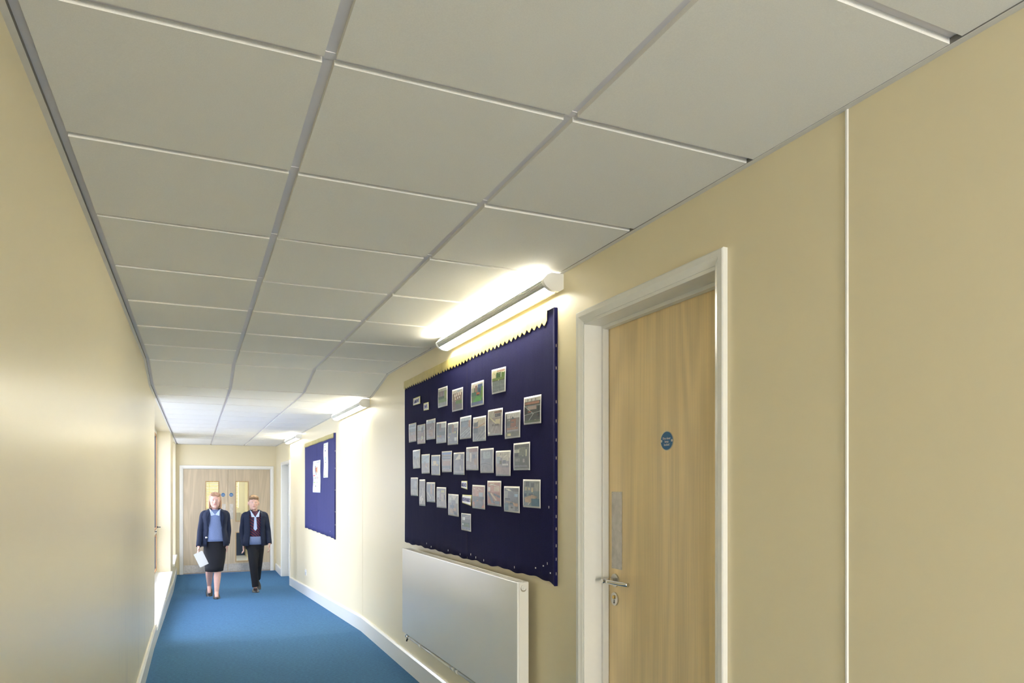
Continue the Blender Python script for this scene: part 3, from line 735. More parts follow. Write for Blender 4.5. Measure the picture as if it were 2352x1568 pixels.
Q = {'cardA':(4.969,2.034,4.798,2.033,4.798,1.979,4.972,1.983),'cardB':(4.714,1.972,4.603,1.969,4.597,1.916,4.714,1.921),
't1':(4.387,2.032,4.206,2.028,4.206,1.903,4.392,1.906),'t2':(4.115,1.989,3.923,1.984,3.927,1.85,4.113,1.854),'t3':(3.782,1.986,3.592,1.981,3.595,1.845,3.788,1.849),
't4':(3.477,2.017,3.291,2.008,3.295,1.881,3.474,1.886),'t5':(3.073,1.823,2.885,1.817,2.89,1.685,3.073,1.691),
'a1':(5.085,1.856,4.894,1.854,4.894,1.718,5.079,1.719),'a2':(4.864,1.831,4.673,1.827,4.675,1.691,4.861,1.695),'a3':(4.643,1.848,4.451,1.845,4.455,1.708,4.649,1.712),
'a4':(4.424,1.814,4.228,1.806,4.232,1.671,4.429,1.675),'a5':(4.196,1.79,4.004,1.785,4.01,1.648,4.202,1.653),'a6':(3.971,1.807,3.784,1.804,3.791,1.671,3.976,1.675),
'a7':(3.756,1.787,3.559,1.782,3.563,1.644,3.76,1.649),'a8':(3.529,1.807,3.33,1.801,3.337,1.661,3.532,1.667),'a9':(3.299,1.772,3.112,1.767,3.116,1.634,3.303,1.637),
'b1':(4.981,1.656,4.795,1.656,4.795,1.522,4.97,1.522),'b2':(4.763,1.617,4.575,1.614,4.575,1.481,4.758,1.482),'b3':(4.538,1.604,4.35,1.599,4.35,1.464,4.534,1.469),
'b4':(4.315,1.619,4.121,1.614,4.124,1.482,4.313,1.484),'b5':(4.088,1.6,3.898,1.596,3.9,1.461,4.088,1.466),'b6':(3.868,1.622,3.674,1.618,3.675,1.484,3.867,1.488),
'b7':(3.642,1.602,3.452,1.599,3.453,1.465,3.642,1.468),'b8':(3.421,1.581,3.229,1.576,3.232,1.446,3.421,1.449),'b9':(3.194,1.608,3.004,1.606,3.006,1.471,3.194,1.474),
'c1':(5.03,1.458,4.849,1.456,4.847,1.323,5.03,1.325),'c2':(4.816,1.442,4.676,1.441,4.675,1.257,4.815,1.257),'c3':(4.643,1.421,4.457,1.42,4.453,1.286,4.641,1.287),
'c4':(4.424,1.389,4.23,1.387,4.228,1.254,4.419,1.255),'c5':(4.19,1.347,3.999,1.344,3.999,1.209,4.188,1.213),'cardC':(3.949,1.426,3.853,1.425,3.852,1.374,3.957,1.386),
'cardD':(3.934,1.345,3.778,1.343,3.79,1.28,3.939,1.295),'d1':(3.951,1.235,3.791,1.234,3.79,1.131,3.949,1.133),
'c6':(3.767,1.403,3.575,1.399,3.575,1.266,3.767,1.269),'c7':(3.539,1.424,3.35,1.422,3.351,1.288,3.539,1.291),'c8':(3.314,1.395,3.122,1.393,3.122,1.262,3.312,1.265),
'c9':(3.082,1.428,2.893,1.425,2.894,1.292,3.081,1.293)}
# contents: background colour, then shapes (colour, x0,y0,x1,y1) boxes or polygons, in print coordinates
PIC = {
't1':('laminated photo of a dull garden with a pinkish house, leftmost photo in the top row','8a9488',[('bfc2b6',0,.86,1,1),('86797c',.18,.45,.62,.86),('a39a9a',.3,.5,.36,.8),('7d8a94',.62,.5,.8,.84),('45604f',0,.38,.72,.55),('708a62',0,.2,1,.4),('8f979a',0,0,1,.2),('8c9a66',.72,.4,1,.82)]),
't2':('laminated photo of a cream terrace with white windows over grass, second in the top row','6e6c70',[('cfcac0',0,.82,1,1),('a6b2c0',.5,.9,.8,1),('8a7468',.05,.45,.95,.84),('efe6d6',.2,.66,.32,.8),('efe6d6',.4,.68,.5,.82),('efe6d6',.58,.7,.68,.84),('efe6d6',.76,.72,.86,.86),('e6d2a8',.25,.52,.34,.62),('e6e6e0',.5,.54,.58,.64),('e6e6e0',.7,.56,.78,.66),('5f7f4c',.35,.28,1,.46),('7a6668',0,0,.3,.45)]),
't3':('laminated photo of an orange digger on bright green grass, third in the top row','5f7f5a',[('d6d2c6',0,.8,1,1),('c8b8a8',.05,.5,.2,.95),('94706c',.3,.5,.5,.9),('4f6a94',.55,.62,.95,.93),('355070',.6,.5,.78,.75),('3f6a5a',0,.42,.45,.6),('c0663c',.45,.46,.72,.56),('20303c',.48,.38,.66,.47),('4fa048',.1,.12,.5,.42,.92,.36,.8,.12),('4b5f8c',0,0,1,.14),('6f9a40',.85,.3,1,.8)]),
't4':('laminated photo of grey paving in front of a hedge, highest photo on the board','7f898c',[('e4dcc0',0,.82,1,1),('c9a898',.4,.9,1,1),('d8cfa0',0,.62,.3,.9),('f0ead6',.1,.68,.2,.85),('3c6034',.34,.62,.72,.88),('e8e6da',.68,.64,.72,.86),('5a7a3a',.74,.6,1,.86),('6c8048',0,.52,1,.64),('5a4f40',0,.5,1,.53),('939c9e',0,.1,1,.13),('939c9e',0,.28,1,.3),('6f797c',.3,0,.33,.5),('6f797c',.6,0,.63,.5)]),
't5':('laminated photo of a dark scaffolded building interior, rightmost in the top row','484e46',[('dcdcd4',0,.86,1,1),('60605c',.2,.87,.24,.97),('60605c',.45,.87,.49,.97),('60605c',.7,.87,.74,.97),('b4836e',.05,.74,.95,.84),('8f9494',0,.66,1,.7),('b8a49a',.2,.52,.78,.66),('202420',0,.3,.2,.66),('2a2e28',.85,.2,1,.62),('a8583c',.25,.42,.45,.46),('b4bab4',.05,.66,.09,.68,.62,.34,.58,.32),('b4bab4',.2,.02,.24,.02,.62,.36,.58,.36),('9aa09a',.0,.3,.0,.33,1,.43,1,.40),('5f6a54',0,.0,1,.1)]),
'a1':('laminated photo of a blue sky over a building site, leftmost in the second row','a09a9a',[('b2c6dc',0,.72,1,1),('7f94ac',0,.86,.9,.9),('93a3b4',0,.55,1,.72),('a89488',0,0,1,.35),('c4ccd4',.4,.4,.5,.46)]),
'a2':('laminated photo of rubble before a hazy tower, second in the second row','938a86',[('a8b4c4',0,.72,1,1),('c6ccd2',.3,.7,.6,1),('6f7480',.55,.6,.75,.88),('837068',0,.3,1,.55),('c8c494',.55,.2,.75,.38),('9f8470',0,0,1,.2),('d4d0a0',.45,.12,.6,.2)]),
'a3':('laminated photo of brownish churned ground, third in the second row','988c88',[('b0bccc',0,.84,1,1),('7f8a98',.6,.84,.74,.92),('8a7f80',0,.5,1,.84),('c4bcb8',.45,.55,.55,.6),('a4897a',.3,.1,.8,.45),('7e7270',.1,.2,.5,.24)]),
'a4':('laminated photo of grey site with tall brick blocks, fourth in the second row','7f8890',[('c4ccd0',.45,.75,1,1),('8a7f84',.28,.62,.5,.98),('64747e',0,.5,.3,.96),('5c6a70',.1,.35,.9,.55),('b4b470',.1,.28,.25,.36),('a48874',.3,.24,.55,.36),('97a0a8',0,0,1,.18)]),
'a5':('laminated photo of brick blocks behind workers in yellow, fifth in the second row','858a92',[('c8ccce',.5,.78,1,1),('94807c',.4,.55,.62,.95),('6a727c',.05,.55,.36,.9),('c0b888',.15,.48,.3,.52),('c0b888',.5,.52,.62,.56),('c6c290',.7,.5,.82,.6),('c0b888',.08,.3,.2,.36),('cfd6dc',.7,.1,.95,.3),('757a82',0,.0,1,.12)]),
'a6':('laminated photo of long grey decking lines beside a shed, sixth in the second row','90949c',[('c0d0e0',0,.84,1,1),('8898b0',.1,.55,.7,.84),('6f7c90',.1,.8,.8,.84),('ac8c84',.82,.5,1,.84),('b0b4b8',0,.1,.0,.16,.9,.5,.9,.46),('b0b4b8',0,.0,.1,.0,1,.4,1,.46),('b0b4b8',.4,.0,.5,.0,1,.24,1,.3)]),
'a7':('laminated photo of a dark roof meeting striped paving, seventh in the second row','878c90',[('d8d4c8',0,.82,1,1),('6e737c',0,.72,.4,.86,.4,.62,0,.66),('c6bca8',.4,.6,1,.92),('b89070',0,.58,.4,.6,1,.76,1,.72,.4,.56,0,.54),('5f6670',0,.32,.4,.56),('a8aaa8',.3,0,.38,0,1,.42,1,.36),('a8aaa8',.55,0,.63,0,1,.24,1,.18),('a8aaa8',.1,0,.16,0,.8,.44,.75,.44)]),
'a8':('laminated photo looking down a long timber facade, eighth in the second row','9a928c',[('b8b4a8',0,.7,1,1),('8a6a5c',.45,.88,1,.96),('5f6068',.5,.72,.92,.86),('cfc6a0',.1,.7,.6,.4,.62,.46,.1,.78),('c8bc98',.55,.4,.9,.62),('6f6864',.3,.42,.8,.34),('b4a8a0',.1,.0,.16,.0,.5,.4,.46,.4),('b4a8a0',.4,.0,.46,.0,.7,.34,.66,.34),('e0d8c0',0,.0,.12,.1)]),
'a9':('laminated photo of a gabled brick building on a site, rightmost in the second row','84807c',[('d8dad6',.1,.78,1,1),('5f6a70',.3,.62,.52,.86,.74,.66,.74,.6,.3,.56),('9a6f60',.4,.4,.76,.74),('30343a',.05,.2,.1,.9),('6f7476',.1,.46,.34,.64),('7f5f50',.36,.3,.39,.88),('a8826c',.1,.3,.9,.38),('b0aca4',.12,.24,.9,.28),('7a7c68',0,0,1,.2),('d8d49a',.15,.04,.4,.14)]),
'b1':('laminated photo of a pale hazy yard, leftmost in the third row','a8aeb2',[('b4c2d0',0,.6,1,1),('929ca8',.1,.5,.4,.68),('a4a6a4',0,0,1,.5),('bcbcb6',.6,.1,.8,.5)]),
'b2':('laminated photo of a sky crossed by a diagonal cable, second in the third row','a09ea0',[('a4b8cc',0,.55,1,1),('5f7080',.08,.7,.12,.7,.95,.95,.9,.95),('8a929c',.3,.45,.55,.64),('b4a294',.5,.3,.7,.5),('c8c4c0',.55,.36,.9,.22,.9,.2,.55,.34)]),
'b3':('laminated photo of a cream house above dark tarmac, third in the third row','7a808a',[('6f86a4',0,.7,1,1),('8fa0b2',0,.5,1,.72),('d8c8a4',.2,.56,.6,.74),('d8c89c',.1,.48,.9,.54),('e0cc90',.6,.46,.75,.56),('6c727c',0,0,1,.46)]),
'b4':('laminated photo of strong blue sky over a flat roofed block, fourth in the third row','98908e',[('5f84c8',0,.88,1,1),('b4a898',.1,.82,.9,.87),('70788a',0,.64,1,.82),('c4ccd8',.05,.72,.95,.74),('c0c4c8',.1,.56,.9,.58),('a88e80',.08,.28,.92,.54),('6c747c',0,.1,1,.28),('98a6b4',.1,.12,.8,.16)]),
'b5':('laminated photo of a white triangular sail shape on grey, fifth in the third row','7e8088',[('6f7480',0,.7,1,1),('dcd8cc',.12,.68,.52,.98,.7,.94,.68,.72),('8c8e96',.15,.3,.6,.66),('dcdacc',.62,.16,.7,.42),('a4a4a8',.1,.05,.95,.12)]),
'b6':('laminated photo of a white column glow under brick, sixth in the third row','9a9490',[('8a6a60',.25,.82,1,1),('d0d4d6',.02,.7,.2,.74),('d0d4d6',.05,.9,.2,.72,.2,.78,.07,.96),('b8bcc4',0,.4,.25,.84),('ddd8d0',.32,.35,.46,.78),('6f7684',.55,.5,.8,.7),('a89484',.7,.1,.95,.5),('a8a2a4',.1,.0,.9,.2)]),
'b7':('laminated photo of an empty grey room with blank walls, seventh in the third row','9498a2',[('8c96a4',.1,.42,.9,.9),('a8b2be',.2,.6,.8,.92),('787c86',0,.36,.4,.4,.9,.3,.9,.27,.4,.36,0,.32),('8c8e94',0,0,1,.3),('70747c',.3,.3,.28,.3,.1,.05,.14,.05)]),
'b8':('laminated photo of a bright glossy hallway, eighth in the third row','9a989c',[('d8d4c4',.05,.75,1,.98),('6a6c74',.3,.86,.34,.96),('a8b4c4',0,.5,.3,.8),('c8c6b8',.45,.6,.95,.92),('ecead8',.55,.78,.8,.9,.82,.86,.58,.74),('6c6a60',.25,.46,.42,.62),('787c84',.48,.48,.72,.64),('dcdcdc',.45,.4,.9,.48),('a89a98',0,0,1,.35),('8a8a90',.4,.32,.95,.35)]),
'b9':('laminated photo of a dim green room with a bright window, rightmost in the third row','6a6e64',[('585c50',0,.86,1,1),('7c806c',.3,.55,.75,.88),('e8ead0',.02,.66,.36,.8),('9aa088',.12,.67,.14,.8),('9aa088',.24,.67,.26,.8),('c8c8a0',.78,.5,.86,.78),('4c5248',.05,.5,.3,.62),('8f9288',.1,.3,.4,.42),('a4a094',.6,.25,.72,.4),('888a88',.05,.06,.9,.14)]),
'c1':('laminated photo of a plain grey wall with light streaks, leftmost in the fourth row','9a9ea2',[('aab6c0',.5,.45,.62,.82),('d0dae0',.72,.4,.78,.86),('a8acac',0,0,1,.35)]),
'c2':('tall narrow laminated photo of sunlight on a corridor floor, second in the fourth row','a09890',[('8f8884',0,.6,1,1),('c8c0b4',.62,.3,.72,.7),('d4cabc',.1,.12,.5,.32,.46,.4,.12,.28),('cfc6b8',.3,.02,.7,.2,.68,.3,.2,.22)]),
'c3':('laminated photo of a slanting light beam on a grey floor, third in the fourth row','868890',[('a08c84',.48,.4,.7,.95),('76808c',.1,.5,.4,.9),('e0ddd2',.08,.45,.14,.48,.56,.16,.52,.12),('6f7884',.78,.3,.9,.7)]),
'c4':('laminated photo of a furnished classroom in progress, fourth in the fourth row','9a9896',[('8c90a4',.2,.82,.7,.98),('c8c890',.5,.78,.85,.9),('b8bcc0',.05,.5,.3,.85),('9a8c90',.3,.4,.55,.7),('b4aaa0',.5,.3,.8,.7),('5f7086',.82,.4,.95,.65),('70747c',.3,.3,.45,.36),('70747c',.1,.4,.2,.5)]),
'c5':('laminated photo of blue chairs in a pale room, fifth in the fourth row','98948e',[('b8baba',0,.6,1,1),('dcdad0',.3,.95,.62,.78,.9,.98),('e0e0d8',.12,.75,.24,.88),('8a9098',.3,.55,.75,.75),('4c627c',.2,.35,.6,.5),('5c6c80',.4,.3,.5,.6),('c0a48a',.15,.08,.5,.28),('c0a48a',.55,.2,.85,.35),('4c5c70',.6,.02,.85,.14)]),
'd1':('small laminated photo of a green floored room, lowest photo on the board','70767a',[('8a8e92',0,.7,1,1),('e4e8e6',.1,.62,.4,.82),('9aa4a4',.2,.63,.22,.8),('b0b4b8',.4,.88,.8,.95,.8,.92,.5,.86),('3f5f56',.05,.36,.9,.48),('50705f',.2,.2,.9,.4),('c8d4d4',.08,.3,.24,.4),('66684a',.5,.25,.7,.36),('7c8ca0',0,0,1,.18)]),
'c6':('laminated photo of orange lecture seating with black benches, sixth in the fourth row','b08a7c',[('c09a8a',0,.55,1,1),('dcd4c4',.1,.92,.5,.82,.5,.8,.1,.88),('dcd4c4',.5,.92,.8,.84,.8,.82,.5,.9),('a8b0bc',.55,.5,.9,.72),('6a6c72',0,.4,1,.52),('6a6c74',.05,.2,.9,.4),('c8866a',0,.22,.5,.36,.5,.32,.05,.12),('787c84',.2,0,.9,.3),('c88468',.75,0,1,0,1,.22)]),
'c7':('laminated photo of orange lecture hall with a sloping black desk, seventh in the fourth row','b4846e',[('c89a86',0,.55,1,1),('e0d8c4',.2,.95,.9,.82,.9,.8,.2,.9),('e0d8c4',.1,.88,.5,.96,.5,.93,.15,.85),('e8e4dc',.04,.6,.2,.78),('d0b8a0',.5,.6,.95,.8),('5f626a',0,.54,.15,.54,.55,.05,.3,.05),('dcc8a4',.2,.5,.3,.52,.75,.2,.6,.18),('6a6c74',.45,.5,1,.4,1,.3,.5,.42),('c08064',0,.05,0,.4,.28,.05),('7a8488',.55,.02,.95,.16)]),
'c8':('laminated photo of a science room with a bright rooflight, eighth in the fourth row','848a90',[('50524c',.5,.84,1,1),('e8e8dc',.05,.96,.3,.96,.58,.84,.4,.82),('7f848c',.2,.55,.6,.86),('b0b4b0',0,.5,.25,.86),('a8c4e0',.7,.62,.95,.74),('50565a',.05,.48,.4,.54),('c8b090',.1,.42,.7,.36,.7,.3,.1,.38),('4c6474',.4,.28,.6,.36),('c8a484',.65,.2,.95,.34),('a8acb0',.3,.02,.75,.22),('40687c',0,0,.28,.3),('5a6064',.45,.1,.58,.18)]),
'c9':('laminated photo of a wooden worktop under round grey lampshades, rightmost in the fourth row','6f8486',[('8c948c',0,.6,1,1),('5a6262',.12,.78,.36,.97),('5a6262',.48,.76,.66,.92),('c8c09a',.1,.62,.22,.76),('c8c09a',.3,.64,.42,.74),('ccc0a0',.5,.56,.62,.74),('9aa298',.7,.6,.92,.9),('20405c',.05,.38,.2,.5),('3a5468',.35,.42,.6,.5),('c4a888',.06,.32,.55,.46,.88,.38,.4,.1,.1,.14),('8a98a0',.05,.02,.35,.14),('2f6478',.5,.0,1,.3),('e0d8cc',.3,.06,.36,.06,.44,.16,.4,.16)])}
PG = 'laminated photographs on the navy noticeboard'
def clip01(v): return min(max(v, 0.), 1.)
PRINTN = [0]
def photo(key, label, bg, shapes):
    q8 = Q[key]; q = [(q8[i], q8[i+1]) for i in (0, 2, 4, 6)]
    mb, P, (a1, a2) = sheet('photograph', q, .0022, M_LAM, .0022, hash(key) % 1000 if False else sum(map(ord, key))*7)
    o = mb.build('photograph', loc=(SX, sum(p[0] for p in q)/4, min(q[2][1], q[3][1])))
    tag(o, label, 'photograph', PG)
    # the print itself, drawn as patches of colour just proud of the sheet
    pb = MB(); lay = 0
    def patch(col, pts, lay):
        m = mat('print_'+col, [c*.72 for c in hexc(col)], .38, spec=.22, coat=.02, build=speckle(.16, 45, 0, detail=5))
        # subdivide horizontally so patches follow the curl of the sheet
        us = [p[0] for p in pts]; vs = [p[1] for p in pts]
        u0, u1, v0, v1 = min(us), max(us), min(vs), max(vs)
        off = .00035+lay*.00007
        def pt(u, v):
            uu = .045+.91*clip01(u); vv = .06+.88*clip01(v)
            p = P(uu, vv); return (SX-.0022-off-.0022*bulge(uu, vv, a1, a2), p[0], p[1])
        if len(pts) == 4 and abs(pts[0][0]-pts[3][0]) < 1e-6 and abs(pts[0][1]-pts[1][1]) < 1e-6:
            nu = max(1, int((u1-u0)*8)); nv = max(1, int((v1-v0)*8))
            for i in range(nu):
                for k in range(nv):
                    a, b = u0+(u1-u0)*i/nu, u0+(u1-u0)*(i+1)/nu; c, d = v0+(v1-v0)*k/nv, v0+(v1-v0)*(k+1)/nv
                    pb.poly([pt(a, c), pt(a, d), pt(b, d), pt(b, c)], m)
        else:
            pb.poly([pt(u, v) for u, v in reversed(pts)], m)
    patch(bg, [(0, 0), (1, 0), (1, 1), (0, 1)], 0)
    for i, s in enumerate(shapes):
        c = s[1:]
        if len(c) == 4: pts = [(c[0], c[1]), (c[2], c[1]), (c[2], c[3]), (c[0], c[3])]
        else: pts = [(c[j], c[j+1]) for j in range(0, len(c), 2)]
        patch(s[0], pts, i+1)
    # print grain: mottled speckles of neighbouring tones
    rnd = random.Random(sum(map(ord, key)))
    tones = [bg]+[s[0] for s in shapes]
    for i in range(16):
        u, v = rnd.uniform(.02, .94), rnd.uniform(.02, .93); w, h = rnd.uniform(.02, .10), rnd.uniform(.008, .022)
        near = [s for s in shapes if len(s) == 5 and s[1] <= u <= s[3] and s[2] <= v <= s[4]]
        c = hexc(near[-1][0] if near else bg)
        patch_c = rnd.choice(tones)
        if rnd.random() < .55: patch(patch_c, [(u, v), (min(1, u+w), v), (min(1, u+w), min(1, v+h)), (u, min(1, v+h))], len(shapes)+1)
    po = pb.build('print'); po.location = (0, 0, 0)
    for v_ in po.data.vertices: v_.co -= o.location
    po.parent = o
    return o
for k, (lab, bg, sh) in PIC.items(): photo(k, lab, bg, sh)
# small word cards
def card(key, text, label, size, tilt):
    q8 = Q[key]; q = [(q8[i], q8[i+1]) for i in (0, 2, 4, 6)]
    mb, P, (a1, a2) = sheet('word_card', q, .0022, M_CARDY, .001, sum(map(ord, key)))
    cy_ = sum(p[0] for p in q)/4; cz_ = sum(p[1] for p in q)/4
    o = mb.build('word_card', loc=(SX, cy_, min(q[2][1], q[3][1]))); tag(o, label, 'card', 'word cards on the navy noticeboard')
    pb = MB(); n = 4
    for i in range(n):
        for k in range(n):
            f = lambda u, v: ((lambda p: (SX-.0027-.001*bulge(u, v, a1, a2), p[0], p[1]))(P(u, v)))
            g = lambda i, a, b: a+(b-a)*i/n
            u0, u1, v0, v1 = g(i, .05, .95), g(i+1, .05, .95), g(k, .1, .9), g(k+1, .1, .9)
            pb.poly([f(u0, v0), f(u0, v1), f(u1, v1), f(u1, v0)], M_LAM)
    po = pb.build('card_face')
    for v_ in po.data.vertices: v_.co -= o.location
    po.parent = o
    M = M_wall_right(SX-.0046, cy_, cz_-size*.36) @ Matrix.Rotation(tilt, 4, 'Z')
    textmesh('lettering', text, size, M_INK, o, M, sx=.95)
card('cardA', 'LAMONT', 'small yellow edged word card at the upper left of the navy noticeboard', .034, 0)
card('cardB', 'EMEK', 'small word card just below and right of the upper left card', .034, 0)
card('cardC', 'MEND', 'small word card reading MEND above the REWARDS card', .032, -.04)
card('cardD', 'REWARDS', 'larger word card reading REWARDS beside the orange lecture seating photo', .032, -.04)

# posters on the far board
def poster(ya, yb, z0, z1, label, items, warp, group='white posters on the blue noticeboard'):
    o_loc = (XR-.02, (ya+yb)/2, z0)
    mb = MB(); nx, nz = 3, 14; t = .0006
    def X(z, y): 
        f = (z-z0)/(z1-z0); return XR-.0205-warp*(.6+.5*math.sin(f*9.5+1))*(.4+.6*(y-ya)/(yb-ya))
    base = 0
    for i in range(nx+1):
        for k in range(nz+1):
            y = ya+(yb-ya)*i/nx; z = z0+(z1-z0)*k/nz; mb.v.append((X(z, y), y, z))
    for i in range(nx):
        for k in range(nz): mb.face((i*(nz+1)+k, i*(nz+1)+k+1, (i+1)*(nz+1)+k+1, (i+1)*(nz+1)+k), M_PAPER, True)
    o = mb.build('poster', loc=o_loc); sd = o.modifiers.new('sheet', 'SOLIDIFY'); sd.thickness = .0006; sd.offset = 0
    tag(o, label, 'poster', group)
    pb = MB()
    for col, u0, v0, u1, v1 in items:      # u from far(left) to near(right)
        m = mat('ink_'+col, col, .5)
        n = max(1, int((v1-v0)*14))
        for k in range(n):
            a, b = v0+(v1-v0)*k/n, v0+(v1-v0)*(k+1)/n
            F = lambda u, v: (X(z0+(z1-z0)*v, yb-(yb-ya)*u)-.0012, yb-(yb-ya)*u, z0+(z1-z0)*v)
            pb.poly([F(u0, a), F(u0, b), F(u1, b), F(u1, a)], m)
    po = pb.build('print')
    for v_ in po.data.vertices: v_.co -= o.location
    po.parent = o
poster(9.15, 9.755, 1.311, 1.73, 'white poster with a round food picture over the seam of the blue noticeboard', [('c8ccda',.1,.88,.9,.9),('a8aec4',.5,.93,.9,.95),('3c4450',.34,.62,.42,.84),('c85a50',.42,.66,.56,.78),('d8b070',.52,.62,.66,.8),('f0ece0',.4,.6,.5,.65),('60707a',.4,.56,.5,.62),('a86a58',.42,.62,.5,.66),('d8505a',.06,.52,.3,.555),('f0c4c4',.3,.53,.9,.54),('8890a0',.12,.42,.17,.48),('707888',.24,.43,.3,.48),('98a078',.38,.42,.43,.49),('c8946c',.5,.42,.56,.5),('c07860',.62,.43,.68,.49),('a8a8a0',.78,.43,.84,.48),('a4c078',.06,.3,.3,.335),('505868',.55,.3,.6,.335),('404850',.34,.18,.44,.22),('d0d4e0',.6,.06,.75,.26),('d0d4e0',.1,.04,.9,.05)], .006)
poster(8.585, 8.90, 1.498, 1.922, 'tall narrow white chart at the right side of the blue noticeboard', [('88b070',.2,.92,.4,.96),('a0a8a8',.15,.86,.5,.88),('505868',.3,.76,.55,.79),('b4cce0',.3,.5,.6,.6),('606878',.3,.43,.55,.455),('d0d4d8',.15,.1,.85,.4),('787f88',.4,.22,.6,.27),('90a868',.12,.04,.4,.06)], .004)

# ------------------------------------------------------------------ radiator under the near board
rad = tag(empty('radiator', (1.41, 3.98, .34)), 'white flat fronted panel radiator on the right wall below the navy noticeboard', 'radiator')
RX0, RX1, RY0, RY1, RZ0, RZ1 = 1.371, 1.431, 2.982, 4.985, .338, .944
mb = MB(); mb.box(RX0, RX0+.012, RY0, RY1, RZ0, RZ1, M_RAD); mb.build('front_panel', parent=rad, bevel=.003)
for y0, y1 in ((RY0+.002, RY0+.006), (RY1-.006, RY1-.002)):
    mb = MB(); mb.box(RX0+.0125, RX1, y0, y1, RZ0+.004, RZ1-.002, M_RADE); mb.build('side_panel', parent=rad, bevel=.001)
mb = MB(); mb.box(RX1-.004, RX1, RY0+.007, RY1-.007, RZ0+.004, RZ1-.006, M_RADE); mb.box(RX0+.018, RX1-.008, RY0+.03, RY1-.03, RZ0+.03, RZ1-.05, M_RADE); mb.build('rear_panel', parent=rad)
mb = MB()
gx0, gx1, gz = RX0+.013, RX1-.001, RZ1
for x in (gx0, gx1-.005): mb.box(x, x+.005, RY0+.007, RY1-.007, gz-.004, gz, M_RADE)
step = .020; y = RY0+.01
while y < RY1-.03:
    for s in (0, 1):
        ya, yb_ = (y, y+step) if s == 0 else (y+step, y)
        w = .0022
        mb.hexa([(gx0+.004, ya-w, gz-.003), (gx0+.004, ya+w, gz-.003), (gx1-.004, yb_+w, gz-.003), (gx1-.004, yb_-w, gz-.003), (gx0+.004, ya-w, gz-.001), (gx0+.004, ya+w, gz-.001), (gx1-.004, yb_+w, gz-.001), (gx1-.004, yb_-w, gz-.001)], M_RADE)
    y += step*.62
mb.build('top_grille', parent=rad)
mb = MB()   # air vent plug in the near side panel
def discY(mb, x, y, z, r, th, m, n=28): mb.prism([(x+r*math.cos(2*math.pi*i/n), z+r*math.sin(2*math.pi*i/n)) for i in range(n)], 'y', y-th, y, m)
discY(mb, 1.403, RY0+.0022, .913, .0145, .003, M_CHROME); discY(mb, 1.403, RY0-.0005, .918, .0125, .004, M_RADE); discY(mb, 1.404, RY0-.004, .918, .0075, .006, M_WHITE, 6)
mb.build('air_vent', parent=rad)
mb = MB()
mb.tube([(1.402, RY1-.004, .90), (1.402, RY1+.012, .90)], .010, M_CHROME); mb.tube([(1.402, RY1+.012, .90), (1.402, RY1+.04, .90)], [.017, .015], M_RADE); mb.build('valve_knob', parent=rad)
for yy in (3.4, 4.55):
    mb = MB(); mb.box(RX1-.002, XR-.0005, yy-.02, yy+.02, .45, .86, M_RADE); mb.build('wall_bracket', parent=rad)
# pipework below
pz = .302; px = 1.405
hp = tag(empty('heating_pipe', (px, 3.9, pz)), 'white heating pipe with joints running along the underside of the radiator', 'pipe')
mb = MB(); mb.tube([(px, 4.93, pz), (px, 3.99, pz)], .0085, M_WHITE); mb.tube([(px, 3.93, pz), (px, 1.9+.8, pz)], .0085, M_WHITE); mb.build('pipe_run', parent=hp)
mb = MB(); mb.tube([(px+.028, 4.88, pz+.014), (px+.028, 2.75, pz+.014)], .0085, M_WHITE); mb.build('pipe_run', parent=hp)
for y in (4.64, 3.90, 4.90):
    mb = MB(); mb.tube([(px, y-.013, pz), (px, y-.008, pz), (px, y+.008, pz), (px, y+.013, pz)], [.010, .0135, .0135, .010], M_RADE); mb.build('pipe_joint', parent=hp)
mb = MB(); mb.tube([(px, 3.94, pz), (px, 4.0, pz)], .0125, M_RADE); mb.tube([(px, 3.97, pz), (px+.02, 3.97, RZ0+.002)], .010, M_RADE); mb.build('tee_joint', parent=hp)
mb = MB(); mb.tube([(px, 4.93, pz), (px, 4.975, pz+.002)], .0125, M_CHROME); mb.tube([(px, 4.96, pz), (px, 4.96, RZ0+.002)], .010, M_CHROME)
mb.sphere((px, 4.995, pz+.004), (.012, .02, .018), M_RADE); mb.build('valve', parent=hp)
mb = MB(); mb.tube([(px-.004, 4.95, pz-.008), (px-.008, 4.962, pz-.032)], .006, M_BLACK); mb.build('drain_cap', parent=hp)
for yy in (4.4, 3.3):
    mb = MB(); mb.box(px+.03, XR-.0005, yy-.006, yy+.006, pz+.008, pz+.020, M_WHITE); mb.box(px-.002, px+.034, yy-.006, yy+.006, pz+.0085, pz+.0135, M_WHITE); mb.build('pipe_clip', parent=hp)

# socket on the right wall beyond
mb = MB(); mb.box(XR-.009, XR-.0003, 10.50, 10.647, .095, .178, M_WHITE); so = mb.build('wall_socket', bevel=.003, loc=(XR, 10.57, .095))
tag(so, 'white double wall socket low on the right wall under the blue noticeboard', 'socket')
for yy in (10.537, 10.61):
    mb = MB(); mb.box(XR-.0115, XR-.009, yy-.006, yy+.006, .148, .164, M_TRIM); o = mb.build('switch')
    for v in o.data.vertices: v.co -= so.location
    o.parent = so

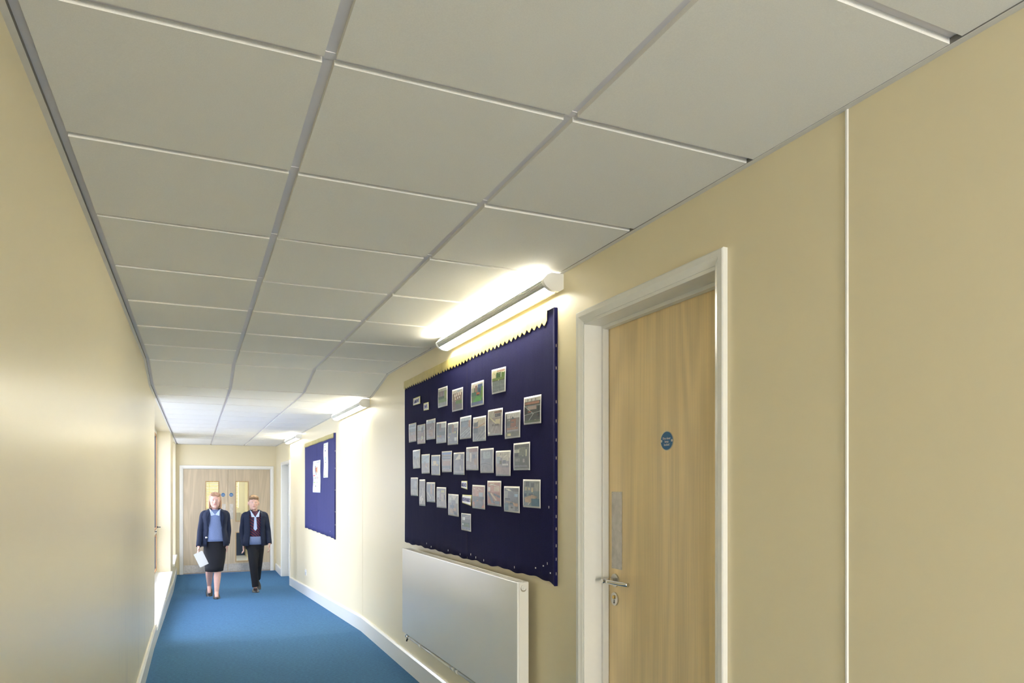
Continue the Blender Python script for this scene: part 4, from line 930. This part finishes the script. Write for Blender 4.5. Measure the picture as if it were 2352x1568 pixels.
# ------------------------------------------------------------------ people
def capsule(mb, p0, p1, r0, r1, m, n=12):
    p0, p1 = Vector(p0), Vector(p1); d = (p1-p0); L = d.length; d.normalize()
    pts, rs = [], []
    for a in (90, 60, 30): pts.append(p0-d*r0*math.sin(math.radians(a))); rs.append(max(.0006, r0*math.cos(math.radians(a))))
    pts += [p0, p1]; rs += [r0, r1]
    for a in (30, 60, 90): pts.append(p1+d*r1*math.sin(math.radians(a))); rs.append(max(.0006, r1*math.cos(math.radians(a))))
    mb.tube(pts, rs, m, n)
def loft(mb, rings, m, n=24, caps=True, a0=0, a1=2*math.pi):
    """rings: (cx, cy, cz, rx, ry[, tiltx]) ellipses stacked; partial arcs when a0/a1 given (angle 0 = +x, -90 = front -y)"""
    full = abs(a1-a0-2*math.pi) < 1e-6; k = n if full else n+1; b = len(mb.v)
    for r in rings:
        for j in range(k):
            t = a0+(a1-a0)*j/n
            mb.v.append((r[0]+r[3]*math.cos(t), r[1]+r[4]*math.sin(t), r[2]+(r[5]*math.cos(t) if len(r) > 5 else 0)))
    for i in range(len(rings)-1):
        for j in range(n):
            j2 = (j+1) % k if full else j+1
            mb.face((b+i*k+j, b+i*k+j2, b+(i+1)*k+j2, b+(i+1)*k+j), m, True)
    if caps and full: mb.face([b+j for j in range(k-1, -1, -1)], m); mb.face([b+(len(rings)-1)*k+j for j in range(k)], m)
def limb(mb, pts, rs, m, n=18):
    P = [Vector(p) for p in pts]; out, ro = [], []
    for i in range(len(P)-1):
        a, b, c, d = P[max(i-1, 0)], P[i], P[i+1], P[min(i+2, len(P)-1)]
        for j in range(5):
            t = j/5
            out.append(.5*((2*b)+(c-a)*t+(2*a-5*b+4*c-d)*t*t+(3*b-a-3*c+d)*t**3)); ro.append(rs[i]*(1-t)+rs[i+1]*t)
    out.append(P[-1]); ro.append(rs[-1])
    mb.tube(out, ro, m, n)
def hand(mb, w, dirv, side, m, curl=.5, s=1.0):
    """wrist w, pointing along dirv; side = direction of the thumb"""
    w = Vector(w); d = Vector(dirv).normalized(); t = Vector(side); t = (t-d*t.dot(d)).normalized(); nrm = d.cross(t)
    palm_end = w+d*.075*s
    for k in range(4):
        o = t*(.026-.0175*k)*s
        capsule(mb, w+o*.55+d*.01, palm_end+o, .0125*s, .0105*s, m, 10)
    L = (.068, .075, .070, .055)
    for k in range(4):
        o = t*(.028-.0185*k)*s; base = palm_end+o
        a = base+d*L[k]*.45*s+nrm*.006*curl; bnd = a+(d*(1-curl*.55)+nrm*curl).normalized()*L[k]*.32*s; c = bnd+(d*(1-curl)+nrm*curl*1.5).normalized()*L[k]*.25*s
        capsule(mb, base, a, .0085*s, .008*s, m, 8); capsule(mb, a, bnd, .008*s, .0073*s, m, 8); capsule(mb, bnd, c, .0073*s, .0065*s, m, 8)
    th0 = w+d*.025*s+t*.026*s; th1 = th0+(d*.8+t*.7+nrm*.25).normalized()*.036*s; th2 = th1+(d*1.0+t*.15+nrm*.45).normalized()*.028*s
    capsule(mb, th0, th1, .0115*s, .0095*s, m, 8); capsule(mb, th1, th2, .0095*s, .0078*s, m, 8)
def head(mb, c, s, m):
    """c = centre of skull; face towards -y"""
    c = Vector(c)
    mb.sphere(c+Vector((0, .012, .02))*s, (.073*s, .092*s, .092*s), m, 24, 16)
    mb.sphere(c+Vector((0, -.022, -.028))*s, (.060*s, .068*s, .080*s), m, 20, 14)
    mb.sphere(c+Vector((0, -.062, -.082))*s, (.026*s, .022*s, .020*s), m)         # chin
    mb.sphere(c+Vector((0, -.093, -.018))*s, (.0115*s, .019*s, .016*s), m)        # nose tip
    capsule(mb, c+Vector((0, -.080, .012))*s, c+Vector((0, -.096, -.016))*s, .008*s, .010*s, m, 8)
    for sx in (-1, 1):
        mb.sphere(c+Vector((sx*.034, -.066, -.022))*s, (.020*s, .016*s, .018*s), m)  # cheeks
        mb.sphere(c+Vector((sx*.074, .008, -.012))*s, (.009*s, .019*s, .030*s), m)   # ears
        mb.sphere(c+Vector((sx*.026, -.079, .020))*s, (.020*s, .008*s, .004*s), m)   # brow
    mb.sphere(c+Vector((0, -.084, -.046))*s, (.022*s, .010*s, .009*s), m)            # mouth area
def remeshed(mb, name, parent, vox=.0055):
    o = mb.build(name, parent=parent)
    r = o.modifiers.new('skin_union', 'REMESH'); r.mode = 'VOXEL'; r.voxel_size = vox; r.use_smooth_shade = True
    s = o.modifiers.new('soften', 'SMOOTH'); s.factor = .5; s.iterations = 4
    return o
M_SKIN = mat('skin_fair', (.70,.42,.33), .5, build=speckle(.05, 60, 0)); M_SKIN2 = mat('skin_light', (.68,.43,.33), .5, build=speckle(.05, 60, 0))
M_JACK = mat('navy_blazer_cloth', (.006,.013,.038), .85, build=speckle(.2, 200, .3)); M_SHIRT = mat('light_blue_blouse', (.17,.23,.40), .75, build=fabricb(.15))
M_COLLAR = mat('white_blue_collar', (.50,.60,.80), .7); M_SKIRT = mat('black_skirt_cloth', (.004,.005,.009), .85, build=speckle(.2, 200, .3))
M_SHOE = mat('black_shoe_leather', (.015,.016,.02), .3); M_HAIRA = mat('strawberry_blonde_hair', (.42,.25,.15), .55, build=speckle(.3, 60, .5, (6,6,.6)))
M_HAIRB = mat('light_brown_hair', (.27,.17,.085), .55, build=speckle(.3, 60, .5, (6,6,.6)))
M_JUMP = mat('dark_jumper_red_stripes', (.02,.022,.06), .85)
def stripes(nt, b, c):
    v = coords(nt, (1,1,1)); w = N(nt, 'ShaderNodeTexWave', Scale=14); w.bands_direction = 'DIAGONAL'
    nt.links.new(v, w.inputs['Vector'])
    r = N(nt, 'ShaderNodeValToRGB'); r.color_ramp.elements[0].position = .72; r.color_ramp.elements[1].position = .82
    r.color_ramp.elements[0].color = (.014,.018,.05,1); r.color_ramp.elements[1].color = (.20,.02,.035,1)
    nt.links.new(w.outputs['Fac'], r.inputs['Fac']); nt.links.new(r.outputs['Color'], b.inputs['Base Color'])
M_TIE = mat('red_striped_jumper', (.1,.02,.04), .8, build=stripes)
M_EYEW = mat('eye_white', (.8,.8,.78), .3); M_IRIS = mat('eye_iris', (.05,.06,.08), .3); M_LIP = mat('lips', (.55,.20,.19), .45)
def face_bits(c, s, root, body):
    c = Vector(c)
    for sx in (-1, 1):
        mb = MB(); mb.sphere(c+Vector((sx*.027, -.080, .006))*s, (.0105*s, .0075*s, .0050*s), M_EYEW, 12, 8); mb.sphere(c+Vector((sx*.027, -.0868, .006))*s, (.0050*s, .0022*s, .0046*s), M_IRIS, 10, 6)
        mb.build('eye', parent=body)
    mb = MB(); mb.sphere(c+Vector((0, -.0935, -.047))*s, (.019*s, .003*s, .0055*s), M_LIP, 12, 6); mb.build('lips', parent=body)

def shoe(mb, toe, heel_up, m, y, x, z, L=.235, w=.038, yaw=0, heel=.03, pitch=0.):
    """shoe pointing to -y, sole on z; pitch lifts the heel about the toe"""
    R = Matrix.Rotation(yaw, 3, 'Z') @ Matrix.Rotation(pitch, 3, 'X')
    o = Vector((x, y, z)); b0 = len(mb.v)
    rings = []
    for i in range(11):
        t = i/10; yy = -t*L
        ww = w*(.55+.75*math.sin(math.pi*min(1, t*.9+.12)))*(1 if t < .85 else 1-(t-.85)*2.8)
        hh = (.058-.030*min(1, t*1.9)) if t < .85 else .028-(t-.85)*.07
        base = heel*max(0, 1-t*1.9)
        rings.append((yy, max(ww, .008), max(hh, .012), base))
    n = 14
    for (yy, ww, hh, base) in rings:
        for j in range(n):
            a = 2*math.pi*j/n; cz_ = max(0, math.sin(a)); 
            lx = ww*math.cos(a); lz = base+(hh*cz_ if math.sin(a) > 0 else 0)
            p = R @ Vector((lx, yy+L, lz)) ; mb.v.append(tuple(o+R@Vector((lx, yy, lz))))
    for i in range(10):
        for j in range(n): mb.face((b0+i*n+j, b0+i*n+(j+1) % n, b0+(i+1)*n+(j+1) % n, b0+(i+1)*n+j), m, True)
    mb.face([b0+j for j in range(n)], m); mb.face([b0+10*n+j for j in range(n)], m)
    if heel > .015:
        for dx in (0,):
            q = [R@Vector(p) for p in ((-.02,-.045,0),(.02,-.045,0),(.02,-.004,0),(-.02,-.004,0),(-.024,-.06,heel+.004),(.024,-.06,heel+.004),(.024,0,heel+.004),(-.024,0,heel+.004))]
            mb.hexa([tuple(o+v) for v in q], m)

# --- the girl in the skirt
PX, PY = .255, 11.08; GZ = fz(PY)
pA = tag(empty('person', (PX, PY, GZ)), 'person in open navy blazer, light blue top and black skirt, walking and holding papers', 'person')
W = lambda x, y, z: (PX+x, PY+y, GZ+z)
b = MB()
hc = W(0.0, -.03, 1.405)
head(b, hc, 1.08, M_SKIN)
capsule(b, W(0, -.005, 1.22), W(0, -.012, 1.34), .050, .046, M_SKIN)
loftb = [(PX+0, PY, GZ+z, rx, ry) for z, rx, ry in ((.70,.135,.09),(.80,.15,.10),(.88,.135,.095),(.98,.112,.083),(1.08,.122,.090),(1.17,.138,.095),(1.235,.125,.075),(1.265,.06,.05))]
loft(b, loftb, M_SKIN)
# arms: viewer-left arm reaches down holding papers, viewer-right arm swings back
shL, elL, wrL = W(-.150, 0, 1.205), W(-.190, .005, .965), W(-.215, -.10, .755)
shR, elR, wrR = W(.150, 0, 1.205), W(.178, .06, .965), W(.165, .02, .775)
for a_, b_, c_ in ((shL, elL, wrL), (shR, elR, wrR)):
    capsule(b, a_, b_, .044, .034, M_SKIN); capsule(b, b_, c_, .034, .0235, M_SKIN)
hand(b, wrL, (-.10, -.25, -1), (.2, -1, .1), M_SKIN, .65, .95)
hand(b, wrR, (.02, -.12, -1), (-.1, -1, 0), M_SKIN, .4, .95)
# legs: front leg straight, rear leg bent behind
hipF, knF, anF = W(.03, -.01, .72), W(.035, -.10, .415), W(.018, -.165, .085)
hipB, knB, anB = W(-.06, .02, .72), W(-.075, .02, .415), W(-.072, .27, .135)
for h_, k_, a_ in ((hipF, knF, anF), (hipB, knB, anB)):
    capsule(b, h_, k_, .080, .050, M_SKIN); 
    mid = Vector(k_).lerp(Vector(a_), .33)+Vector((0, .012, 0))
    capsule(b, k_, mid, .047, .050, M_SKIN); capsule(b, mid, a_, .050, .029, M_SKIN)
capsule(b, anF, W(.018, -.25, .035), .030, .026, M_SKIN); capsule(b, anB, W(-.072, .20, .05), .030, .026, M_SKIN)
body = remeshed(b, 'body', pA)
face_bits(hc, 1.08, pA, body)
h = MB(); C = Vector(hc)
h.sphere(C+Vector((0, .024, .034)), (.086, .100, .092), M_HAIRA, 24, 16)
h.sphere(C+Vector((-.02, -.058, .082)), (.052, .030, .024), M_HAIRA, 16, 10, Matrix.Rotation(.3, 3, 'Y')); h.sphere(C+Vector((.035, -.052, .078)), (.045, .032, .026), M_HAIRA, 16, 10, Matrix.Rotation(-.4, 3, 'Y'))
for sx in (-1, 1): h.sphere(C+Vector((sx*.074, .012, -.045)), (.018, .045, .085), M_HAIRA, 16, 10)
h.sphere(C+Vector((0, .075, -.06)), (.070, .045, .12), M_HAIRA, 20, 12)
hr = remeshed(h, 'hair', pA, .006)
sb = MB()   # blouse
loft(sb, [(PX, PY, GZ+z, rx, ry) for z, rx, ry in ((.815,.166,.126),(.86,.158,.118),(.95,.145,.110),(1.03,.140,.106),(1.12,.150,.112),(1.20,.152,.104),(1.25,.118,.080),(1.275,.070,.060))], M_SHIRT)
sh = sb.build('blouse', parent=pA)
cb = MB()
for sx in (-1, 1): cb.poly([W(0, -.100, 1.20), W(sx*.06, -.088, 1.275), W(sx*.075, -.055, 1.285), W(sx*.055, -.112, 1.185)][::sx], M_COLLAR)
co = cb.build('collar', parent=sh); m_ = co.modifiers.new('cloth', 'SOLIDIFY'); m_.thickness = .004
jb = MB()   # open blazer: back and sides, gap at the front
ang = .50
for z0 in (0,):
    loft(jb, [(PX, PY+.002, GZ+z, rx, ry) for z, rx, ry in ((.745,.186,.142),(.80,.184,.140),(.90,.168,.128),(.98,.152,.116),(1.08,.160,.122),(1.17,.176,.124),(1.225,.166,.104),(1.262,.110,.080),(1.285,.070,.066))], M_JACK, 30, False, -math.pi/2+ang+.12, 1.5*math.pi-ang-.12)
jk = jb.build('blazer', parent=pA); m_ = jk.modifiers.new('cloth', 'SOLIDIFY'); m_.thickness = .007; m_.offset = 1
for (s_, e_, w_) in ((shL, elL, wrL), (shR, elR, wrR)):
    sl = MB(); s_, e_, w_ = Vector(s_), Vector(e_), Vector(w_)
    inn = s_+Vector((-.055 if s_.x > PX else .055, 0, .022))
    limb(sl, [inn, s_, s_.lerp(e_, .5), e_, e_.lerp(w_, .5), w_+(w_-e_)*.02], [.038, .048, .049, .046, .041, .037], M_JACK)
    sl.build('sleeve', parent=jk)
for sx in (-1, 1):
    lp = MB(); lp.poly([W(sx*.070, -.098, 1.262), W(sx*.100, -.090, 1.24), W(sx*.115, -.112, 1.14), W(sx*.085, -.124, 1.02), W(sx*.070, -.118, 1.12)][::sx], M_JACK)
    lo = lp.build('lapel', parent=jk); m_ = lo.modifiers.new('cloth', 'SOLIDIFY'); m_.thickness = .005
kb = MB()
loft(kb, [(PX+dx, PY+dy, GZ+z, rx, ry) for z, rx, ry, dx, dy in ((.385,.122,.165,-.010,-.022),(.45,.130,.165,-.008,-.02),(.56,.144,.150,-.004,-.012),(.68,.152,.122,-.002,0),(.78,.150,.112,0,0),(.855,.132,.098,0,0))], M_SKIRT, 28, True)
kb.build('skirt', parent=pA)
def girl_shoe(x, y, z, pitch):
    s_ = MB(); shoe(s_, 0, 0, M_SHOE, y, x, z, L=.225, w=.036, heel=.038, pitch=pitch); o = s_.build('shoe', parent=pA); recalc(o)
    q = MB(); R = Matrix.Rotation(pitch, 3, 'X'); c_ = Vector((x, y, z))+R@Vector((0, -.125, .036)); q.sphere(c_, (.016, .020, .006), M_CHROME, 12, 8); k = q.build('shoe_buckle'); 
    for v in k.data.vertices: v.co -= pA.location
    k.parent = o
girl_shoe(PX+.018, PY-.125, fz(PY-.2)-.0+.002, 0)
girl_shoe(PX-.072, PY+.315, fz(PY+.2)+.075, .48)
bd = MB(); bd.sphere(W(-.115, -.118, .875), (.016, .006, .016), M_CHROME, 12, 8); bd.build('badge', parent=jk)
# papers in the hand
wl = Vector(wrL)
pc = Vector(wrL)+Vector((.020, -.082, -.162))
pp_ = MB()
Rr = Matrix.Rotation(-.42, 3, 'Y') @ Matrix.Rotation(.35, 3, 'Z')
for i in range(3):
    q = []
    for (u, v) in ((-.062, -.115), (.062, -.115), (.062, .085), (-.062, .085)):
        q.append(pc+Rr@Vector((u+.004*i, .0014*i, v-.004*i)))
    q2 = [p+Rr@Vector((0, .0008, 0)) for p in q]
    pp_.hexa([tuple(q[0]), tuple(q[1]), tuple(q2[1]), tuple(q2[0]), tuple(q[3]), tuple(q[2]), tuple(q2[2]), tuple(q2[3])], mat('white_paper', (.82,.83,.80), .6))
pa = pp_.build('paper_sheets', loc=tuple(pc)); tag(pa, 'loose white paper sheets held low by the person in the skirt', 'papers')

# --- the boy in trousers
BX, BY = .845, 11.70; BZ = fz(BY)
pB = tag(empty('person', (BX, BY, BZ)), 'person in dark blazer, red striped jumper and black trousers, walking nearer the right wall', 'person')
W = lambda x, y, z: (BX+x, BY+y, BZ+z)
b = MB(); hc = W(-.02, -.035, 1.385)
head(b, hc, 1.06, M_SKIN2)
capsule(b, W(0, -.01, 1.20), W(-.012, -.015, 1.32), .050, .047, M_SKIN2)
loft(b, [(BX, BY, BZ+z, rx, ry) for z, rx, ry in ((.70,.125,.09),(.80,.128,.092),(.90,.118,.088),(1.0,.120,.088),(1.10,.130,.092),(1.17,.135,.09),(1.225,.115,.07),(1.25,.055,.048))], M_SKIN2)
shL, elL, wrL = W(-.150, 0, 1.185), W(-.180, .05, .945), W(-.165, .01, .735)
shR, elR, wrR = W(.150, 0, 1.185), W(.195, .01, .945), W(.210, -.09, .745)
for a_, b_, c_ in ((shL, elL, wrL), (shR, elR, wrR)): capsule(b, a_, b_, .043, .034, M_SKIN2); capsule(b, b_, c_, .034, .024, M_SKIN2)
hand(b, wrL, (.03, -.12, -1), (.1, -1, 0), M_SKIN2, .5); hand(b, wrR, (.0, -.25, -1), (-.1, -1, 0), M_SKIN2, .5)
hipF, knF, anF = W(-.03, -.01, .72), W(-.025, -.11, .41), W(.0, -.14, .085)
hipB, knB, anB = W(.055, .02, .72), W(.05, .03, .40), W(.062, .30, .16)
for h_, k_, a_ in ((hipF, knF, anF), (hipB, knB, anB)): capsule(b, h_, k_, .078, .050, M_SKIN2); capsule(b, k_, a_, .046, .032, M_SKIN2)
body = remeshed(b, 'body', pB); face_bits(hc, 1.06, pB, body)
h = MB(); C = Vector(hc)
h.sphere(C+Vector((0, .022, .038)), (.084, .098, .088), M_HAIRB, 24, 16)
for i in range(9):
    a = -.9+.225*i; h.sphere(C+Vector((.066*math.sin(a), -.070*math.cos(a*.8), .080+.006*math.sin(i*2.1))), (.024, .026, .026), M_HAIRB, 12, 8)
remeshed(h, 'hair', pB, .006)
sb = MB(); loft(sb, [(BX, BY, BZ+z, rx, ry) for z, rx, ry in ((.76,.140,.104),(.84,.140,.106),(.95,.134,.102),(1.05,.138,.106),(1.14,.148,.108),(1.20,.140,.095),(1.235,.100,.075),(1.258,.062,.056))], M_TIE)
jm = sb.build('jumper', parent=pB)
tb = MB(); loft(tb, [(BX, BY, BZ+z, .158, .124) for z in (.735, .78, .86)], M_SHIRT, 24, False); st_ = tb.build('shirt_tail', parent=pB); m_ = st_.modifiers.new('cloth', 'SOLIDIFY'); m_.thickness = .004
cb = MB()
for sx in (-1, 1): cb.poly([W(0, -.104, 1.16), W(sx*.058, -.085, 1.255), W(sx*.072, -.05, 1.265), W(sx*.055, -.112, 1.165)][::sx], M_COLLAR)
cb.poly([W(-.014, -.112, 1.16), W(.014, -.112, 1.16), W(.026, -.119, .98), W(0, -.120, .95), W(-.026, -.119, .98)][::-1], M_COLLAR)
co = cb.build('collar', parent=jm); m_ = co.modifiers.new('cloth', 'SOLIDIFY'); m_.thickness = .004
jb = MB(); loft(jb, [(BX, BY+.002, BZ+z, rx, ry) for z, rx, ry in ((.715,.184,.142),(.80,.178,.138),(.90,.154,.118),(1.0,.154,.116),(1.10,.162,.120),(1.165,.174,.122),(1.21,.160,.102),(1.245,.105,.075),(1.268,.066,.062))], M_JACK, 30, False, -math.pi/2+.50, 1.5*math.pi-.50)
jk = jb.build('blazer', parent=pB); m_ = jk.modifiers.new('cloth', 'SOLIDIFY'); m_.thickness = .007; m_.offset = 1
for (s_, e_, w_) in ((shL, elL, wrL), (shR, elR, wrR)):
    sl = MB(); s_, e_, w_ = Vector(s_), Vector(e_), Vector(w_); inn = s_+Vector((-.055 if s_.x > BX else .055, 0, .022))
    limb(sl, [inn, s_, s_.lerp(e_, .5), e_, e_.lerp(w_, .5), w_+(w_-e_)*.02], [.037, .047, .048, .045, .041, .037], M_JACK); sl.build('sleeve', parent=jk)
kb = MB()
loft(kb, [(BX, BY, BZ+z, rx, ry) for z, rx, ry in ((.66,.135,.108),(.72,.140,.112),(.80,.134,.104),(.84,.130,.100))], M_SKIRT, 24, True)
for h_, k_, a_ in ((hipF, knF, anF), (hipB, knB, anB)):
    h_, k_, a_ = Vector(h_), Vector(k_), Vector(a_)
    kb.tube([h_+Vector((0,0,.02)), h_.lerp(k_, .4), k_, k_.lerp(a_, .5), a_.lerp(k_, -.02)], [.094, .082, .064, .056, .050], M_SKIRT, 18)
tr = remeshed(kb, 'trousers', pB, .008)
for (x, y, z, p_) in ((BX+.0, BY-.085, fz(BY-.2)+.002, 0), (BX+.062, BY+.36, fz(BY+.25)+.095, .55)):
    s_ = MB(); shoe(s_, 0, 0, M_SHOE, y, x, z, L=.26, w=.042, heel=.014, pitch=p_); o = s_.build('shoe', parent=pB); recalc(o)

# ------------------------------------------------------------------ outside ground
mb = MB(); mb.box(-30, X0-.01, -12, 30, -.62, -.5, mat('pale_outdoor_paving', (.55,.55,.52), .8, build=speckle(.1, 3, 0)))
struct(mb, 'ground', 'pale paving outside the left windows', 'ground')
mb = MB(); mb.box(-2.0, 4.0, YN-8, YN-.15, -.2, -.1, M_CARPET)
struct(mb, 'ground_rear', 'ground beyond the added door opening behind the camera', 'ground')

# ------------------------------------------------------------------ world and lights
w = bpy.data.worlds.new('daylight'); scene.world = w; w.use_nodes = True
bg = w.node_tree.nodes['Background']; bg.inputs['Color'].default_value = (.80, .84, 1.12, 1); bg.inputs['Strength'].default_value = 1.8
def area(name, loc, rot, sx, sy, col, power, portal=False, spread=math.pi):
    l = bpy.data.lights.new(name, 'AREA'); l.shape = 'RECTANGLE'; l.size = sx; l.size_y = sy; l.color = col; l.energy = power; l.spread = spread
    l.cycles.is_portal = portal
    o = bpy.data.objects.new(name, l); COL.objects.link(o); o.location = loc; o.rotation_euler = rot
    return o
R90 = math.pi/2
for wv in (W1, W2, W3): area('window_portal', (X0-.02, (wv[0]+wv[1])/2, (wv[2]+wv[3])/2), (0, -R90, 0), wv[3]-wv[2], wv[1]-wv[0], (1,1,1), 1, True)
area('rear_portal', (.57, YN-.16, .95), (R90, 0, 0), .9, 2.1, (1,1,1), 1, True)
sl = bpy.data.lights.new('low_hazy_sun', 'SUN'); sl.energy = 1.95; sl.angle = math.radians(75); sl.color = (.92, .94, 1.0)
so_ = bpy.data.objects.new('low_hazy_sun', sl); COL.objects.link(so_); so_.location = (-6, 14, 6)
so_.rotation_euler = Vector((.72, -.62, -.30)).to_track_quat('-Z', 'Y').to_euler()
# warm area lamp added outside the rear opening to light the near end
area('rear_fill', (.57, YN-.5, 1.1), (R90, 0, 0), .8, 1.6, (1., .95, .83), 66)

# ------------------------------------------------------------------ camera
cam = bpy.data.cameras.new('camera'); co = bpy.data.objects.new('camera', cam); COL.objects.link(co)
co.location = (0, 0, H); co.rotation_euler = (R90, 0, -.4235)
cam.sensor_width = 36; cam.sensor_fit = 'HORIZONTAL'; cam.lens = 1611.6/2352*36
cam.shift_x = 0; cam.shift_y = (1116-784)/2352; cam.clip_start = .02
scene.camera = co
scene.view_settings.view_transform = 'Standard'; scene.view_settings.look = 'None'; scene.view_settings.gamma = 1
scene.view_settings.use_curve_mapping = False; scene.view_settings.exposure = 1.72
